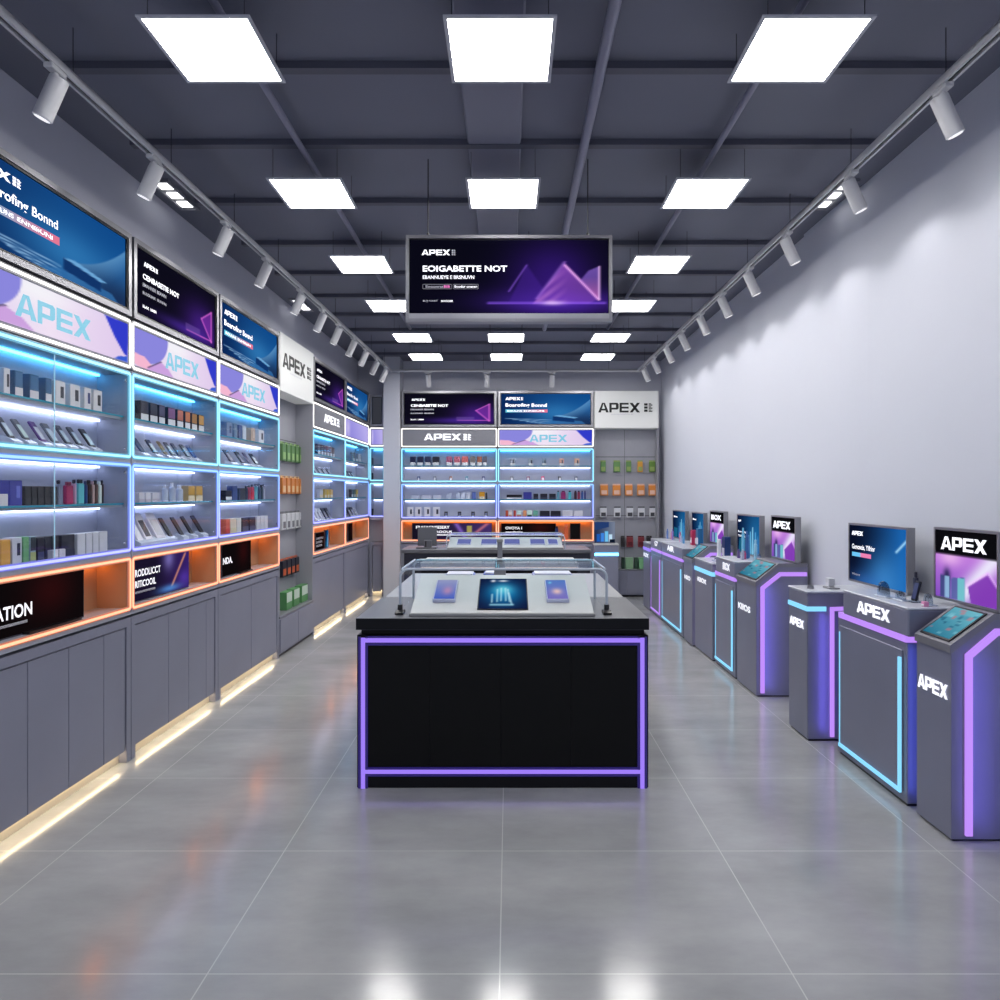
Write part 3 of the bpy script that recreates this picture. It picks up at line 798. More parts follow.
def device(b, shelf, px0, px1, h, c, screen, look, d=.10, tilt=.6, th=.012, z=None, tray=True):
    t, w = place(b, shelf, look, 'vaporizer', 'vaporizer', px0, px1, d, z)
    w *= .58 if h < .14 else .5 if h < .16 else .8
    M = Matrix.Translation((0, -.03, .036)) @ Matrix.Rotation(-tilt, 4, 'X')
    body = MB().cbox(-w/2, w/2, 0, th, 0, h, .004, seg=2, M=M).obj('body', col(c, .3), t)
    if screen:
        s = MB().box(-w*.34, w*.34, -.0014, 0, h*.12, h*.72); s.v = [tuple(M @ Vector(v)) for v in s.v]; s.obj('screen', col(screen, .25), t)
    st = MB().prism([(-.055, 0), (-.055, .022), (-.03, .036), (.0, .05), (.012, .05), (.012, 0)], -w*.8, w*.8, 'x')
    st.obj('stand', CLEARB if tray else ACRYL, t)
    return t
def pen(b, shelf, px0, px1, h, c, cap, look, d=.09, z=None, dep=.022):
    t, w = place(b, shelf, look, 'vape pen', 'vape_pen', px0, px1, d, z); w *= .85
    MB().cbox(-w/2, w/2, -dep/2, dep/2, 0, h*.84, .005, seg=2).obj('body', col(c, .3), t)
    MB().cbox(-w*.34, w*.34, -dep*.32, dep*.32, h*.84, h, .003).obj('mouthpiece', col(cap, .3), t)
    return t
def bottle(b, shelf, px0, px1, h, look, d=.09, z=None, c=(196, 206, 224)):
    t, w = place(b, shelf, look, 'bottle', 'bottle', px0, px1, d, z); r = abs(w)*.30
    MB().cyl((0, 0, 0), (0, 0, h*.72), r, n=16).cyl((0, 0, h*.72), (0, 0, h*.8), r, r*.5, n=16).obj('body', col(c, .15), t, smooth=True)
    MB().cyl((0, 0, h*.8), (0, 0, h), r*.5, n=12).obj('cap', col((232, 234, 240)), t, smooth=True)
    return t
def small(b, shelf, px0, px1, h, c, look, c2=None, d=.09, dep=.04, kind='box', tilt=0, z=None, where=None, cat='box', nm='carton'):
    """goods too small in the photograph to show parts: one mesh"""
    t_, w = place(b, shelf, look, cat, nm, px0, px1, d, z, None, where); w *= .9
    lab, ct, gr, loc, rot = t_['label'], t_['category'], t_['group'], t_.location.copy(), t_.rotation_euler.z
    bpy.data.objects.remove(t_)
    M = Matrix.Translation((0, 0, .0)) @ Matrix.Rotation(-tilt, 4, 'X')
    m = MB().cbox(-w/2, w/2, -dep/2, dep/2, 0, h, .003, M=M if tilt else None)
    if c2: 
        q = MB().box(-w/2+.003, w/2-.003, -dep/2-.001, -dep/2, h*.04, h*.36)
        if tilt: q = MB().box(-w*.3, w*.3, -dep/2-.001, -dep/2, h*.15, h*.7); q.v = [tuple(M @ Vector(v)) for v in q.v]
        m.add(q.v, q.f, 1)
    if tilt:   # little foot
        m.prism([(-.03, 0), (-.03, .006), (.0, .02), (.015, .02), (.015, 0)], -w*.4, w*.4, 'x', 2 if c2 else 0)
    o = m.obj(nm, [col(c)]+([col(c2)] if c2 else [])+([CLEARB] if tilt and c2 else []))
    o.location = loc; o.rotation_euler = (0, 0, rot)
    return tag(o, lab, ct, gr)

WH = (212, 210, 214); DG = (62, 64, 76)
B = LB[0]
for p0, p1, k in ((-2, 5, 0), (9, 18, 1), (24, 34, 1), (40, 47, 1), (50.5, 61, 0), (65, 76, 0), (79.5, 87, 2), (88.5, 98, 0)):
    if k == 1: carton(B, 'c1', p0, p1, .122, (60, 110, 150), 'blue-fronted carton with pale base', lower=WH, top=(46, 108, 158), dep=.05)
    else: carton(B, 'c1', p0, p1, .122, WH, 'white carton with %s window' % ('blue' if k == 2 else 'dark'), window=(50, 66, 130) if k == 2 else DG, dep=.05)
for p0, p1, c, s, lk in ((2, 12, (70, 78, 92), (188, 204, 220), 'dark'), (17, 27, (96, 104, 118), (190, 214, 214), 'grey'), (34, 44, (96, 58, 140), (190, 196, 214), 'purple'),
                         (46, 57, (104, 112, 128), (186, 204, 222), 'grey'), (60, 69, (74, 84, 104), (176, 196, 216), 'slate'), (72, 80, (78, 86, 104), (170, 190, 210), 'slate'), (84, 93, (54, 60, 72), (190, 216, 232), 'black')):
    device(B, 'c2', p0, p1, .125, c, s, '%s tilted vaporizer with pale screen' % lk)
carton(B, 'b1', -6, 3, .055, (216, 214, 220), 'low white carton', d=.06)
carton(B, 'b1', 4, 17.5, .118, (54, 60, 168), 'tall royal blue carton', window=(100, 110, 200))
for p0, p1 in ((19.5, 26), (26.5, 32), (32.5, 39), (39.5, 46), (46.5, 53)):
    carton(B, 'b1', p0, p1, .092, (30, 32, 42), 'small black carton', lower=(58, 56, 62))
for p0, p1, h, c, cap, lk in ((56.5, 60, .125, (140, 150, 176), (50, 44, 70), 'grey vape pen with dark cap'), (64, 72, .118, (176, 30, 96), (150, 40, 90), 'magenta vape pen'),
                       (72.5, 75, .13, (196, 160, 190), (60, 50, 80), 'pale pink vape pen'), (76, 83, .132, (98, 196, 204), (40, 44, 64), 'turquoise vape pen with dark cap'),
                       (84, 86, .125, (44, 84, 150), (60, 80, 130), 'thin blue vape pen'), (86.5, 90.5, .13, (62, 40, 42), (40, 30, 40), 'dark brown vape pen'),
                       (91, 93.2, .126, (206, 176, 176), (190, 160, 170), 'thin rosy vape pen'), (93.5, 96.5, .13, (104, 72, 66), (36, 34, 48), 'brown vape pen with black cap'),
                       (97, 100.4, .125, (206, 222, 220), (206, 222, 220), 'white vape pen'), (100.8, 102.4, .132, (40, 44, 66), (30, 34, 50), 'very thin black vape pen')):
    pen(B, 'b1', p0, p1, h, c, cap, lk)
carton(B, 'b2', -5, 5.5, .115, (216, 160, 70), 'amber carton')
carton(B, 'b2', 6.5, 17, .12, (206, 210, 222), 'white carton with phone print', window=(40, 50, 84))
carton(B, 'b2', 18, 24, .12, (110, 176, 120), 'green carton')
carton(B, 'b2', 24.5, 31, .12, (150, 176, 190), 'pale carton with dark print', top=(44, 62, 70), lower=(176, 186, 120))
for p0, p1 in ((32, 39.5), (40, 46.5), (47, 54)):
    carton(B, 'b2', p0, p1, .112, (34, 36, 56), 'black carton with pale stripe', lower=(70, 78, 130))
carton(B, 'b2', 56, 70.5, .112, (36, 38, 60), 'wide black carton', lower=(50, 54, 84))
for p0, p1 in ((71.5, 80), (80.5, 87), (87.5, 93.5), (94, 102.5)):
    carton(B, 'b2', p0, p1, .112, (208, 210, 218), 'tall plain white carton', dep=.06)
for p0, p1 in ((50, 55.5), (56.5, 63)):
    carton(B, 'b2', p0, p1, .045, (222, 220, 226), 'small white cube box in front', d=.045, dep=.03)

B = LB[1]
for p0, p1, c, lk in ((136, 144.5, (44, 42, 72), 'midnight blue'), (145.5, 153.5, (38, 38, 66), 'navy'), (154.5, 161, (84, 80, 116), 'slate purple'), (163.5, 171.5, (136, 88, 140), 'mauve'),
                      (173, 179.5, (186, 110, 90), 'salmon'), (181, 186.5, (200, 120, 70), 'orange'), (187.7, 193.5, (176, 124, 60), 'bronze'), (194.7, 200.5, (196, 146, 76), 'amber')):
    carton(B, 'c1', p0, p1, .125, (48, 44, 62), '%s carton with white base' % lk, lower=(212, 214, 220), top=c, dep=.055)
for p0, p1, c, s, lk in ((136, 143, (64, 86, 128), None, 'blue'), (149, 156, (70, 80, 96), (196, 214, 226), 'grey'), (161, 165.5, (150, 130, 90), None, 'thin amber'), (167.5, 173, (92, 104, 124), (190, 210, 224), 'pale'),
                         (174.5, 179, (56, 76, 116), None, 'thin navy'), (183, 188, (74, 84, 104), (190, 206, 220), 'slate'), (189.5, 195, (52, 88, 156), None, 'bright blue')):
    device(B, 'c2', p0, p1, .115, c, s, '%s tilted vaporizer' % lk)
for p0, p1 in ((135, 141), (141.5, 147), (148.5, 156)):
    carton(B, 'b1', p0, p1, .062, (206, 204, 214), 'low pale carton', lower=(190, 180, 196))
for p0, p1, h in ((162.5, 167, .115), (169.5, 174.5, .13), (176.5, 182, .115)):
    bottle(B, 'b1', p0, p1, h, 'clear pale bottle')
for p0, p1 in ((184.5, 191.5), (192.3, 199.5)):
    carton(B, 'b1', p0, p1, .112, (186, 160, 112), 'golden carton with pale base', lower=(222, 208, 180), top=(204, 158, 66))
for p0, p1, s in ((133, 140, (222, 222, 232)), (141, 150, (60, 54, 74)), (152, 163, (196, 196, 206))):
    device(B, 'b2', p0, p1, .19, (222, 220, 232), s, 'large white tilted vaporizer', tilt=.5, th=.025, d=.075)
for p0, p1 in ((164, 170.5), (175.5, 182), (185.5, 191.5), (195.5, 202)):
    device(B, 'b2', p0, p1, .15, (36, 38, 56), None, 'slim black tilted vaporizer', tilt=.55, d=.09)

B = LB[2]
for p0, p1, c, w, lk in ((223.5, 229.5, (120, 140, 176), (60, 84, 130), 'pale blue carton'), (231, 234.5, (104, 134, 166), None, 'thin steel blue carton'), (236, 239.5, (70, 94, 150), None, 'thin blue carton'),
                     (240, 243.5, (196, 206, 220), None, 'thin white carton'), (248, 252.5, (190, 166, 150), (210, 190, 180), 'tan carton'), (255.8, 261.5, (206, 206, 214), (96, 84, 100), 'white carton with dark window')):
    carton(B, 'c1', p0, p1, .122, c, lk, window=w)
for p0, p1, c, s, lk in ((226, 233.5, (88, 86, 112), (160, 162, 182), 'grey'), (237.5, 244, (54, 50, 76), (150, 150, 176), 'black'), (246, 250, (128, 124, 156), None, 'mauve'), (252, 257.5, (60, 70, 90), (206, 222, 234), 'slate')):
    device(B, 'c2', p0, p1, .125, c, s, '%s tilted vaporizer' % lk)
carton(B, 'b1', 222.5, 229, .08, (28, 32, 62), 'navy carton with white base', lower=(216, 222, 232))
carton(B, 'b1', 229.5, 234.5, .118, (58, 82, 150), 'tall blue carton'); carton(B, 'b1', 236, 243, .1, (34, 40, 52), 'black carton')
for p0, p1, h, c, lk in ((244.8, 247, .12, (40, 50, 90), 'navy vape pen'), (247.3, 250, .13, (176, 60, 90), 'crimson vape pen'), (250.3, 253.3, .135, (196, 40, 70), 'bright red vape pen'),
                         (254, 257, .14, (98, 176, 196), 'turquoise vape pen'), (257.3, 260, .14, (50, 76, 120), 'dark blue vape pen'), (260.3, 262.3, .135, (60, 84, 96), 'dark teal vape pen'), (262.6, 264.4, .14, (176, 180, 204), 'pale lilac vape pen')):
    pen(B, 'b1', p0, p1, h, c, (50, 50, 70), lk)
for p0, p1, c, l, lk in ((222.5, 227, (206, 96, 80), (200, 70, 60), 'red carton'), (227.5, 233.5, (222, 210, 190), (216, 206, 170), 'cream carton'), (234, 238.5, (206, 208, 206), None, 'pale grey carton'),
                         (239, 246, (40, 42, 62), (90, 94, 120), 'black carton'), (246.4, 253, (38, 40, 60), (84, 88, 118), 'glossy black carton'), (254, 257.5, (204, 204, 212), None, 'plain white carton'),
                         (258, 261.3, (206, 206, 214), None, 'slim plain white carton'), (261.7, 265.3, (208, 208, 216), None, 'tall plain white carton')):
    carton(B, 'b2', p0, p1, .118, c, lk, lower=l)

B = LB[3]
for p0, p1, c in ((316, 319, (66, 56, 90)), (319.5, 322, (60, 50, 84)), (322.5, 325, (90, 60, 96)), (325.5, 328, (130, 80, 110)), (328.5, 331, (140, 100, 110)), (331.5, 333, (110, 90, 100))):
    small(B, 'c1', p0, p1, .125, c, 'small %s carton' % ('plum' if c[0] < 100 else 'rosy'), (200, 200, 212))
for p0, p1, c in ((316, 319, (90, 96, 116)), (320.5, 323, (96, 100, 122)), (325, 327.5, (80, 86, 108)), (330, 332, (86, 96, 118))):
    small(B, 'c2', p0, p1, .11, c, 'small slate tilted vaporizer', (180, 192, 206), dep=.012, tilt=.6, cat='vaporizer', nm='vaporizer')
for p0, p1, c in ((318, 321.5, (190, 192, 206)), (323, 325.4, (190, 160, 60)), (325.8, 328.2, (206, 170, 50)), (328.6, 331.4, (200, 160, 60))):
    small(B, 'b1', p0, p1, .105, c, 'small %s carton' % ('pale' if c[2] > 100 else 'yellow'), (214, 200, 170))
for p0, p1, c in ((316, 319, (218, 218, 226)), (319.5, 322, (214, 214, 224)), (322.3, 325, (210, 212, 222)), (326, 328.5, (52, 54, 72)), (329.5, 332, (44, 46, 64))):
    small(B, 'b2', p0, p1, .16, c, '%s tilted vaporizer' % ('white' if c[0] > 100 else 'black'), (150, 150, 166), dep=.02, tilt=.5, cat='vaporizer', nm='vaporizer')
B = LB[4]
for p0, p1, c in ((351.5, 353.8, (120, 124, 140)), (354.5, 356.5, (110, 120, 140)), (357.5, 360, (170, 176, 190))):
    small(B, 'c1', p0, p1, .125, c, 'tiny %s carton' % ('grey' if c[0] < 150 else 'pale'), (190, 196, 206))
for p0, p1, c in ((350.5, 352.5, (80, 86, 110)), (353.3, 355.5, (70, 78, 100))):
    small(B, 'c2', p0, p1, .11, c, 'tiny slate tilted vaporizer', (180, 192, 206), dep=.012, tilt=.6, cat='vaporizer', nm='vaporizer')
for p0, p1, c, lk in ((350, 352, (70, 70, 80), 'black'), (352.5, 354.6, (96, 120, 100), 'green'), (355, 357, (196, 166, 70), 'yellow')):
    small(B, 'b1', p0, p1, .11, c, 'tiny %s carton' % lk, (190, 190, 190))
for p0, p1, c in ((350, 352.5, (60, 62, 78)), (353, 355.5, (70, 72, 90)), (356, 358, (190, 192, 200))):
    small(B, 'b2', p0, p1, .14, c, 'tiny %s tilted vaporizer' % ('pale' if c[0] > 100 else 'dark'), (150, 150, 166), dep=.02, tilt=.5, cat='vaporizer', nm='vaporizer')
for sh, c in (('c1', (90, 100, 120)), ('c2', (60, 66, 84)), ('b1', (150, 150, 170)), ('b2', (50, 54, 70))):
    small(CB, sh, 370.5, 373.5, .11, c, 'single small carton')

B = RA
for p0, p1, c, lk in ((410, 416, (36, 44, 92), 'navy'), (417.3, 423.5, (34, 42, 88), 'navy'), (425, 431, (52, 62, 104), 'slate blue'), (432.5, 439.5, (44, 46, 72), 'dark slate'),
                  (446, 452.5, (170, 96, 130), 'pink'), (454, 460.5, (196, 110, 130), 'rose'), (461.5, 468.5, (206, 110, 110), 'coral'), (470, 475.5, (130, 126, 130), 'grey'), (477, 482.3, (170, 104, 84), 'rust'), (483, 487, (110, 108, 126), 'dusky')):
    carton(B, 'c1', p0, p1, .14, c, '%s carton with white base' % lk, lower=(214, 218, 224))
for p, c, lk in ((418.5, (40, 70, 130), 'blue'), (434.7, (96, 104, 124), 'grey'), (450.7, (150, 100, 80), 'copper'), (466.8, (40, 130, 160), 'teal'), (483.5, (60, 72, 140), 'indigo')):
    small(B, 'c2', p-1.6, p+1.6, .075, c, 'tiny %s device' % lk, (200, 206, 220), dep=.015, tilt=.35, cat='vaporizer', nm='vaporizer')
for p0, p1, h, c, lk in ((411, 420, .06, (196, 200, 218), 'low pale carton'), (422, 431.5, .06, (200, 204, 222), 'low pale carton'), (433, 441.5, .06, (196, 200, 218), 'low pale carton'),
                     (446.5, 451.5, .09, (186, 194, 216), 'pale carton'), (456, 460.5, .1, (190, 200, 222), 'pale bluish carton'), (461, 465.5, .11, (196, 204, 224), 'pale bluish carton'), (466, 470.5, .1, (200, 206, 224), 'pale bluish carton'),
                     (472, 476, .11, (96, 116, 190), 'blue carton'), (479, 485, .112, (206, 150, 40), 'golden carton'), (485.5, 487.5, .105, (70, 70, 80), 'thin dark carton')):
    carton(B, 'b1', p0, p1, h, c, lk, lower=(214, 206, 190) if c[2] == 40 else None)
for p0, p1 in ((407, 413.5), (415, 421.5), (424, 430.5), (433, 440)):
    carton(B, 'b2', p0, p1, .15, (222, 222, 230), 'white card with dark print', window=(70, 70, 90), dep=.02)
for p in (446, 459.5, 473, 486):
    small(B, 'b2', p-2, p+2, .085, (40, 44, 66), 'small black device', (90, 100, 140), dep=.016, tilt=.3, cat='vaporizer', nm='vaporizer')
B = RB
for p0, p1, c, lk in ((510, 515.5, (150, 160, 178), 'grey carton'), (528, 533.5, (156, 170, 186), 'pale grey carton'), (542, 546.5, (120, 142, 166), 'steel blue carton'), (559, 564, (206, 160, 150), 'pink carton'), (574, 579.5, (210, 170, 150), 'peach carton')):
    carton(B, 'c1', p0, p1, .11, c, lk, lower=(206, 208, 214), window=(90, 96, 116))
for p, c, lk in ((511.8, (110, 114, 136), 'grey'), (528.3, (130, 70, 110), 'plum'), (542.8, (190, 60, 110), 'magenta'), (559.8, (70, 74, 96), 'charcoal'), (576.2, (96, 104, 130), 'slate')):
    small(B, 'c2', p-1.8, p+1.8, .075, c, 'tiny %s device' % lk, (210, 212, 224), dep=.015, tilt=.35, cat='vaporizer', nm='vaporizer')
carton(B, 'b1', 506, 522.5, .07, (28, 30, 46), 'low black carton with white base', lower=(206, 210, 224))
carton(B, 'b1', 523, 532, .108, (60, 62, 160), 'royal blue carton')
for p0, p1 in ((533.3, 538.3), (540, 547.5), (549, 556)):
    carton(B, 'b1', p0, p1, .085, (38, 38, 60), 'small black carton', lower=(70, 72, 100))
for p0, p1, c, cap, lk in ((557, 559.3, (110, 176, 196), (40, 44, 60), 'pale teal vape pen'), (560.5, 566, (166, 50, 120), (130, 40, 100), 'magenta vape pen'), (568, 571.5, (76, 186, 200), (40, 50, 70), 'turquoise vape pen'),
                           (574, 577, (84, 48, 66), (60, 40, 60), 'maroon vape pen'), (577.3, 580.3, (170, 66, 96), (60, 50, 70), 'crimson vape pen'), (581, 583.3, (64, 100, 176), (60, 80, 130), 'blue vape pen'), (584, 586, (80, 80, 150), (60, 60, 110), 'indigo vape pen')):
    pen(B, 'b1', p0, p1, .13, c, cap, lk)
for p0, p1, c, l, lk in ((505.5, 508.3, (190, 84, 60), None, 'rust carton'), (508.5, 512, (222, 214, 210), (200, 150, 130), 'cream carton'), (513.5, 516, (190, 70, 60), None, 'red carton'), (516.3, 521.5, (196, 222, 220), (190, 130, 110), 'pale mint carton'),
                         (523, 526.5, (206, 140, 100), None, 'peach carton'), (527, 532, (206, 230, 220), (70, 110, 90), 'white carton with green base'), (533, 538, (110, 180, 160), (130, 170, 150), 'mint green carton')):
    carton(B, 'b2', p0, p1, .1, c, lk, lower=l)
carton(B, 'b2', 539.5, 550, .095, (34, 36, 52), 'wide black carton', lower=(60, 62, 84)); carton(B, 'b2', 550.3, 561, .095, (32, 34, 50), 'wide black carton', lower=(62, 66, 90))
for p0, p1 in ((562, 573), (573.4, 583)): carton(B, 'b2', p0, p1, .095, (206, 206, 214), 'wide white carton')

# hanging packs in the niches
def pack(b, row, px0, px1, zc, h, c, look, c2=None, dep=.05, d=.15, where='', name='hanging_pack', solidp=False):
    t, w = place(b, row, look, 'pack', name, px0, px1, d, zc-h/2, None, where); w *= .86
    MB().cbox(-w/2, w/2, -dep/2, dep/2-.006, 0, h*.88, .006, seg=2).obj('pouch', col(c), t)
    MB().box(-w/2, w/2, -.002, .002, h*.86, h).obj('header_card', col(c2 or c), t)
    if c2: MB().box(-w*.36, w*.36, -dep/2-.001, -dep/2+.004, h*.1, h*.45).obj('label_panel', col(c2), t)
    MB().cyl((0, -dep/2-.01, h*.94), (0, DEP-d-.016, h*.94), .003, n=6).obj('hook', CHROME, t)
pk = [(280, 284), (284.7, 288.5), (289.2, 292.7), (293.4, 296.7), (297.4, 300.6)]
for p in pk: pack(NL, 'g', p[0], p[1], 2.0, .2, (104, 146, 92), 'green hanging pack', (150, 186, 120), where='in top row of the left niche')
for p in pk: pack(NL, 'o', p[0], p[1], 1.655, .19, (206, 128, 66), 'orange hanging pack', (222, 186, 140), where='in second row of the left niche')
for p in pk: pack(NL, 'w', p[0], p[1], 1.285, .19, (206, 207, 212), 'white hanging pack', (120, 122, 130), where='in third row of the left niche')
for p in pk[:4]: pack(NL, 'd', p[0], p[1]+.6, .80, .19, (40, 44, 62), 'black hanging pack with orange label', (196, 92, 50), where='in fourth row of the left niche')
for p0, p1 in ((282.5, 288.5), (290, 296), (298, 304.5)):
    carton(NL, 'x', p0, p1, .18, (96, 160, 100), 'green and white carton', d=.09, top=(206, 222, 208), z=SHZ, where='on base top of the left niche', dep=.08)
pk = [(600, 606), (613, 620.5), (625.5, 631.5), (637, 643), (648.5, 655.5)]
for i, p in enumerate(pk): pack(NR, 'g', p[0], p[1], 1.98, .18, (206, 150, 60) if i == 3 else (112, 150, 70) if i == 4 else (112, 156, 96), '%s hanging pack' % ('amber' if i == 3 else 'green'), (150, 172, 100), where='in top row of the rear niche')
pk2 = [(599.5, 608.5), (612, 621), (624.5, 633), (636.5, 645), (648, 656)]
for i, p in enumerate(pk2): pack(NR, 'o', p[0], p[1], 1.62, .18, (222, 140, 66), 'orange hanging pack', (230, 190, 170), where='in second row of the rear niche')
for i, p in enumerate([(599.5, 607), (613.5, 621), (626, 633.5), (637.5, 645), (649, 655.5)]): pack(NR, 'w', p[0], p[1], 1.28, .165, (214, 216, 222), 'white hanging pack', (90, 92, 100), where='in third row of the rear niche')
for i, p in enumerate([(620.5, 625), (626, 633.5), (637.5, 644.5), (646, 652)]):
    pack(NR, 'r', p[0], p[1], .83, .17, (150, 64, 72) if i in (1, 2) else (70, 66, 70), '%s hanging pack' % ('red' if i in (1, 2) else 'dark'), (110, 40, 50) if i in (1, 2) else None, where='in fourth row of the rear niche')
for p0, p1, c, lk in ((621.5, 624.5, (66, 96, 80), 'dark green carton'), (625, 633, (150, 190, 150), 'pale green carton'), (634, 637.5, (74, 104, 86), 'dark green carton'), (638, 645.5, (130, 190, 140), 'pale green carton'), (646.5, 653, (110, 170, 120), 'mid green carton')):
    carton(NR, 'x', p0, p1, .17, c, lk, d=.08, z=.42, where='on base top of the rear niche', dep=.08)

# screens and posters in the orange compartments
def panel_screen(b, px0, px1, z1, d, fn, label, texts, name='display_monitor', cat='monitor', foot=False, bar=False):
    x0, x1 = b.conv(px0, d), b.conv(px1, d); z0 = Z['o0']+.012
    t = b.thing(name, label, cat, (x0+x1)/2, d, z0, 'screens in the orange compartments'); w = x1-x0; h = z1-z0
    MB().cbox(-w/2, w/2, 0, .018, .0, h, .002).obj('frame', mat('monitor_edge', (58, 58, 74), .35), t)
    e = .008
    pic('screen', -w/2+e, w/2-e, e, h-e, -.002, fn, t, 50, 24, gain=.9)
    if fn is pic_monitor and w > .4: MB().prism([(0, -.035), (w*.2, -.045), (w*.42, -.035), (w*.42, 0), (0, 0)], .0, .012, 'z').obj('stand_foot', DKFRAME, t)
    for s, u, v, uw, vh, m in texts: text('lettering', s, -w/2+u*w, v*h, uw*w, vh*h, -.004, m, t, bold=.02)
    return t
panel_screen(LB[0], -60, 84, 1.168, .075, pic_monitor, 'black monitor with white heading in nearest orange compartment',
             [('IRIIATION', .20, .32, .365, .235, TXTW), ('anooonnnaaoomnnnonnnn', .33, .20, .20, .05, TXTG)])
panel_screen(LB[1], 133, 189, 1.165, .07, pic_nat, 'purple poster panel with light beam in second orange compartment',
             [('RODDLICCT', .02, .58, .42, .17, TXTW), ('RITICOOIL', .02, .33, .34, .16, TXTW), ('ununonnnnonno', .02, .2, .33, .05, TXTG)], 'poster_panel', 'poster')
panel_screen(LB[2], 221.5, 251, 1.165, .07, pic_monitor, 'dark monitor in third orange compartment from the camera', [('NDA.', .03, .38, .3, .2, TXTW)])
panel_screen(LB[3], 315.5, 324, 1.11, .07, pic_monitor, 'dark striped panel in fourth orange compartment of left wall', [('DROYU', .05, .6, .8, .12, TXTG), ('DOOOX', .05, .4, .7, .12, TXTG), ('OOYA', .05, .2, .7, .12, TXTG)], 'poster_panel', 'poster')
panel_screen(LB[3], 325, 328.5, 1.12, .08, pic_pens, 'thin blue panel beside striped panel in fourth orange compartment', [], 'poster_panel', 'poster')
panel_screen(LB[4], 348, 352.5, 1.15, .08, pic_monitor, 'dark panel in the last orange compartment of the left wall', [], 'poster_panel', 'poster')
panel_screen(RA, 412, 492, 1.15, .08, pic_swoosh, 'wide dark poster with purple swoosh in left rear case', [('FRASACNSESERY', .05, .66, .42, .17, TXTW), ('ROOUS', .3, .4, .2, .14, TXTW), ('roouussna', .28, .24, .2, .1, TXTW)], 'poster_panel', 'poster')
panel_screen(RB, 501, 556, 1.145, .10, pic_monitor, 'wide dark monitor with white heading in right rear case', [('OVOYA I', .08, .62, .3, .17, TXTW), ('oorolltolca...', .08, .4, .36, .12, TXTW)])
panel_screen(RB, 570, 580.5, 1.145, .11, solid(20, 18, 20), 'narrow black panel in the orange compartment of right rear case', [], 'poster_panel', 'poster')
SHN['o'] = ('lowest shelf', Z['o0']+.012)
pen(RB, 'o', 555, 558.5, .2, (50, 70, 140), (40, 50, 90), 'blue vape pen', d=.07)
pen(RB, 'o', 564, 568.5, .24, (226, 110, 70), (240, 150, 110), 'orange vape pen', d=.07)

# ------------------------------------------------------------------ hanging sign
t = thing('hanging_sign', 'wide black hanging screen with purple peaks below the ceiling', 'sign', (0, 4.3, 2.615))
W, H = 1.262, .53
MB().ring(-W/2, W/2, 0, H, .02, -.03, .035, .004).obj('frame', FRAME, t)
MB().box(-W/2+.02, W/2-.02, -.026, .03, .02, .052).obj('bottom_rail', mat('sign_rail', (170, 170, 178), .35, .5), t)
MB().box(-W/2+.02, W/2-.02, -.012, .03, .052, H-.02).obj('back_box', DKFRAME, t)
x0, x1, z0, z1 = -W/2+.024, W/2-.024, .056, H-.026; w = x1-x0; h = z1-z0
pic('screen', x0, x1, z0, z1, -.014, pic_mount, t, 150, 60, gain=1.0)
apex('lettering', 'APEX', x0+.06*w, z0+.79*h, .145*w, .075*h, -.017, TXTW, t)
apex('lettering', ':', x0+.212*w, z0+.79*h, .02*w, .075*h, -.017, TXTG, t)
for s, u, v, uw, vh, m, bd in (('EOIGABETTE NOT', .065, .565, .425, .085, TXTW, .03), ('EBANNUEYE E BRSNUVN', .065, .465, .26, .05, TXTW, .02),
                        ('Eooonrat', .08, .345, .09, .036, TXTG, .02), ('BIB', .172, .345, .03, .036, TXTP, .02), ('Boodur onenen', .225, .345, .115, .036, TXTW, .02),
                        ('BUJ NXRT', .066, .15, .075, .028, TXTG, .02), ('BOOOBR', .158, .15, .06, .028, TXTW, .02)):
    text('lettering', s, x0+u*w, z0+v*h, uw*w, vh*h, -.017, m, t, bold=bd)
for u0, u1 in ((.065, .21), (.218, .346)):
    MB().ring(x0+u0*w, x0+u1*w, z0+.33*h, z0+.395*h, .0014, -.017, -.015, .004).obj('button_outline', TXTG, t)
for x in (-.497, .484):
    MB().cyl((x, 0, H), (x, 0, CEIL-2.615), .0035, n=8).obj('hanging_wire', WIRE, t)
    MB().cyl((x, 0, H-.004), (x, 0, H+.02), .009, n=10).obj('wire_grip', DKFRAME, t)

# ------------------------------------------------------------------ near counter island
LEDP = mat('purple_led', (150, 110, 255), .5, em=1.0, emc=(158, 124, 250))
LEDP2 = mat('lilac_led', (200, 140, 255), .5, em=1.0, emc=(192, 140, 250))
LEDB = mat('sky_led', (130, 215, 255), .5, em=1.1, emc=(135, 215, 255))
CY = 3.725
XL0, XL1 = -.809, .742
WC = XL1-XL0
t = thing('shop_counter', 'black island counter with purple light outline nearest the camera', 'counter', (XL0, CY, 0))
MB().cbox(0, WC, 0, .72, 0.0, .815, .004).obj('body', mat('counter_black', (6, 6, 12), .45, spec=.25), t)
MB().box(.02, WC-.02, .02, .70, .815, .842).obj('neck', BLACK, t)
MB().cbox(-.004, WC+.002, -.008, .735, .842, .905, .003).obj('countertop', [mat('counter_top_grey', (104, 105, 110), .35, .2, var=.03)], t)
MB().box(-.0035, WC+.0015, -.010, -.0075, .844, .9035).obj('front_edge', mat('counter_edge_dark', (12, 13, 19), .4, spec=.2), t)
MB().box(.0225, .0435, -.009, .0, .0, .80).obj('led_strip', LEDP, t)
MB().box(WC-.0435, WC-.0225, -.009, .0, .0, .80).obj('led_strip', LEDP, t)
MB().box(.0435, WC-.0435, -.009, .0, .776, .798).obj('led_strip', LEDP, t)
MB().box(.0435, WC-.0435, -.009, .0, .079, .099).obj('led_strip', LEDP, t)
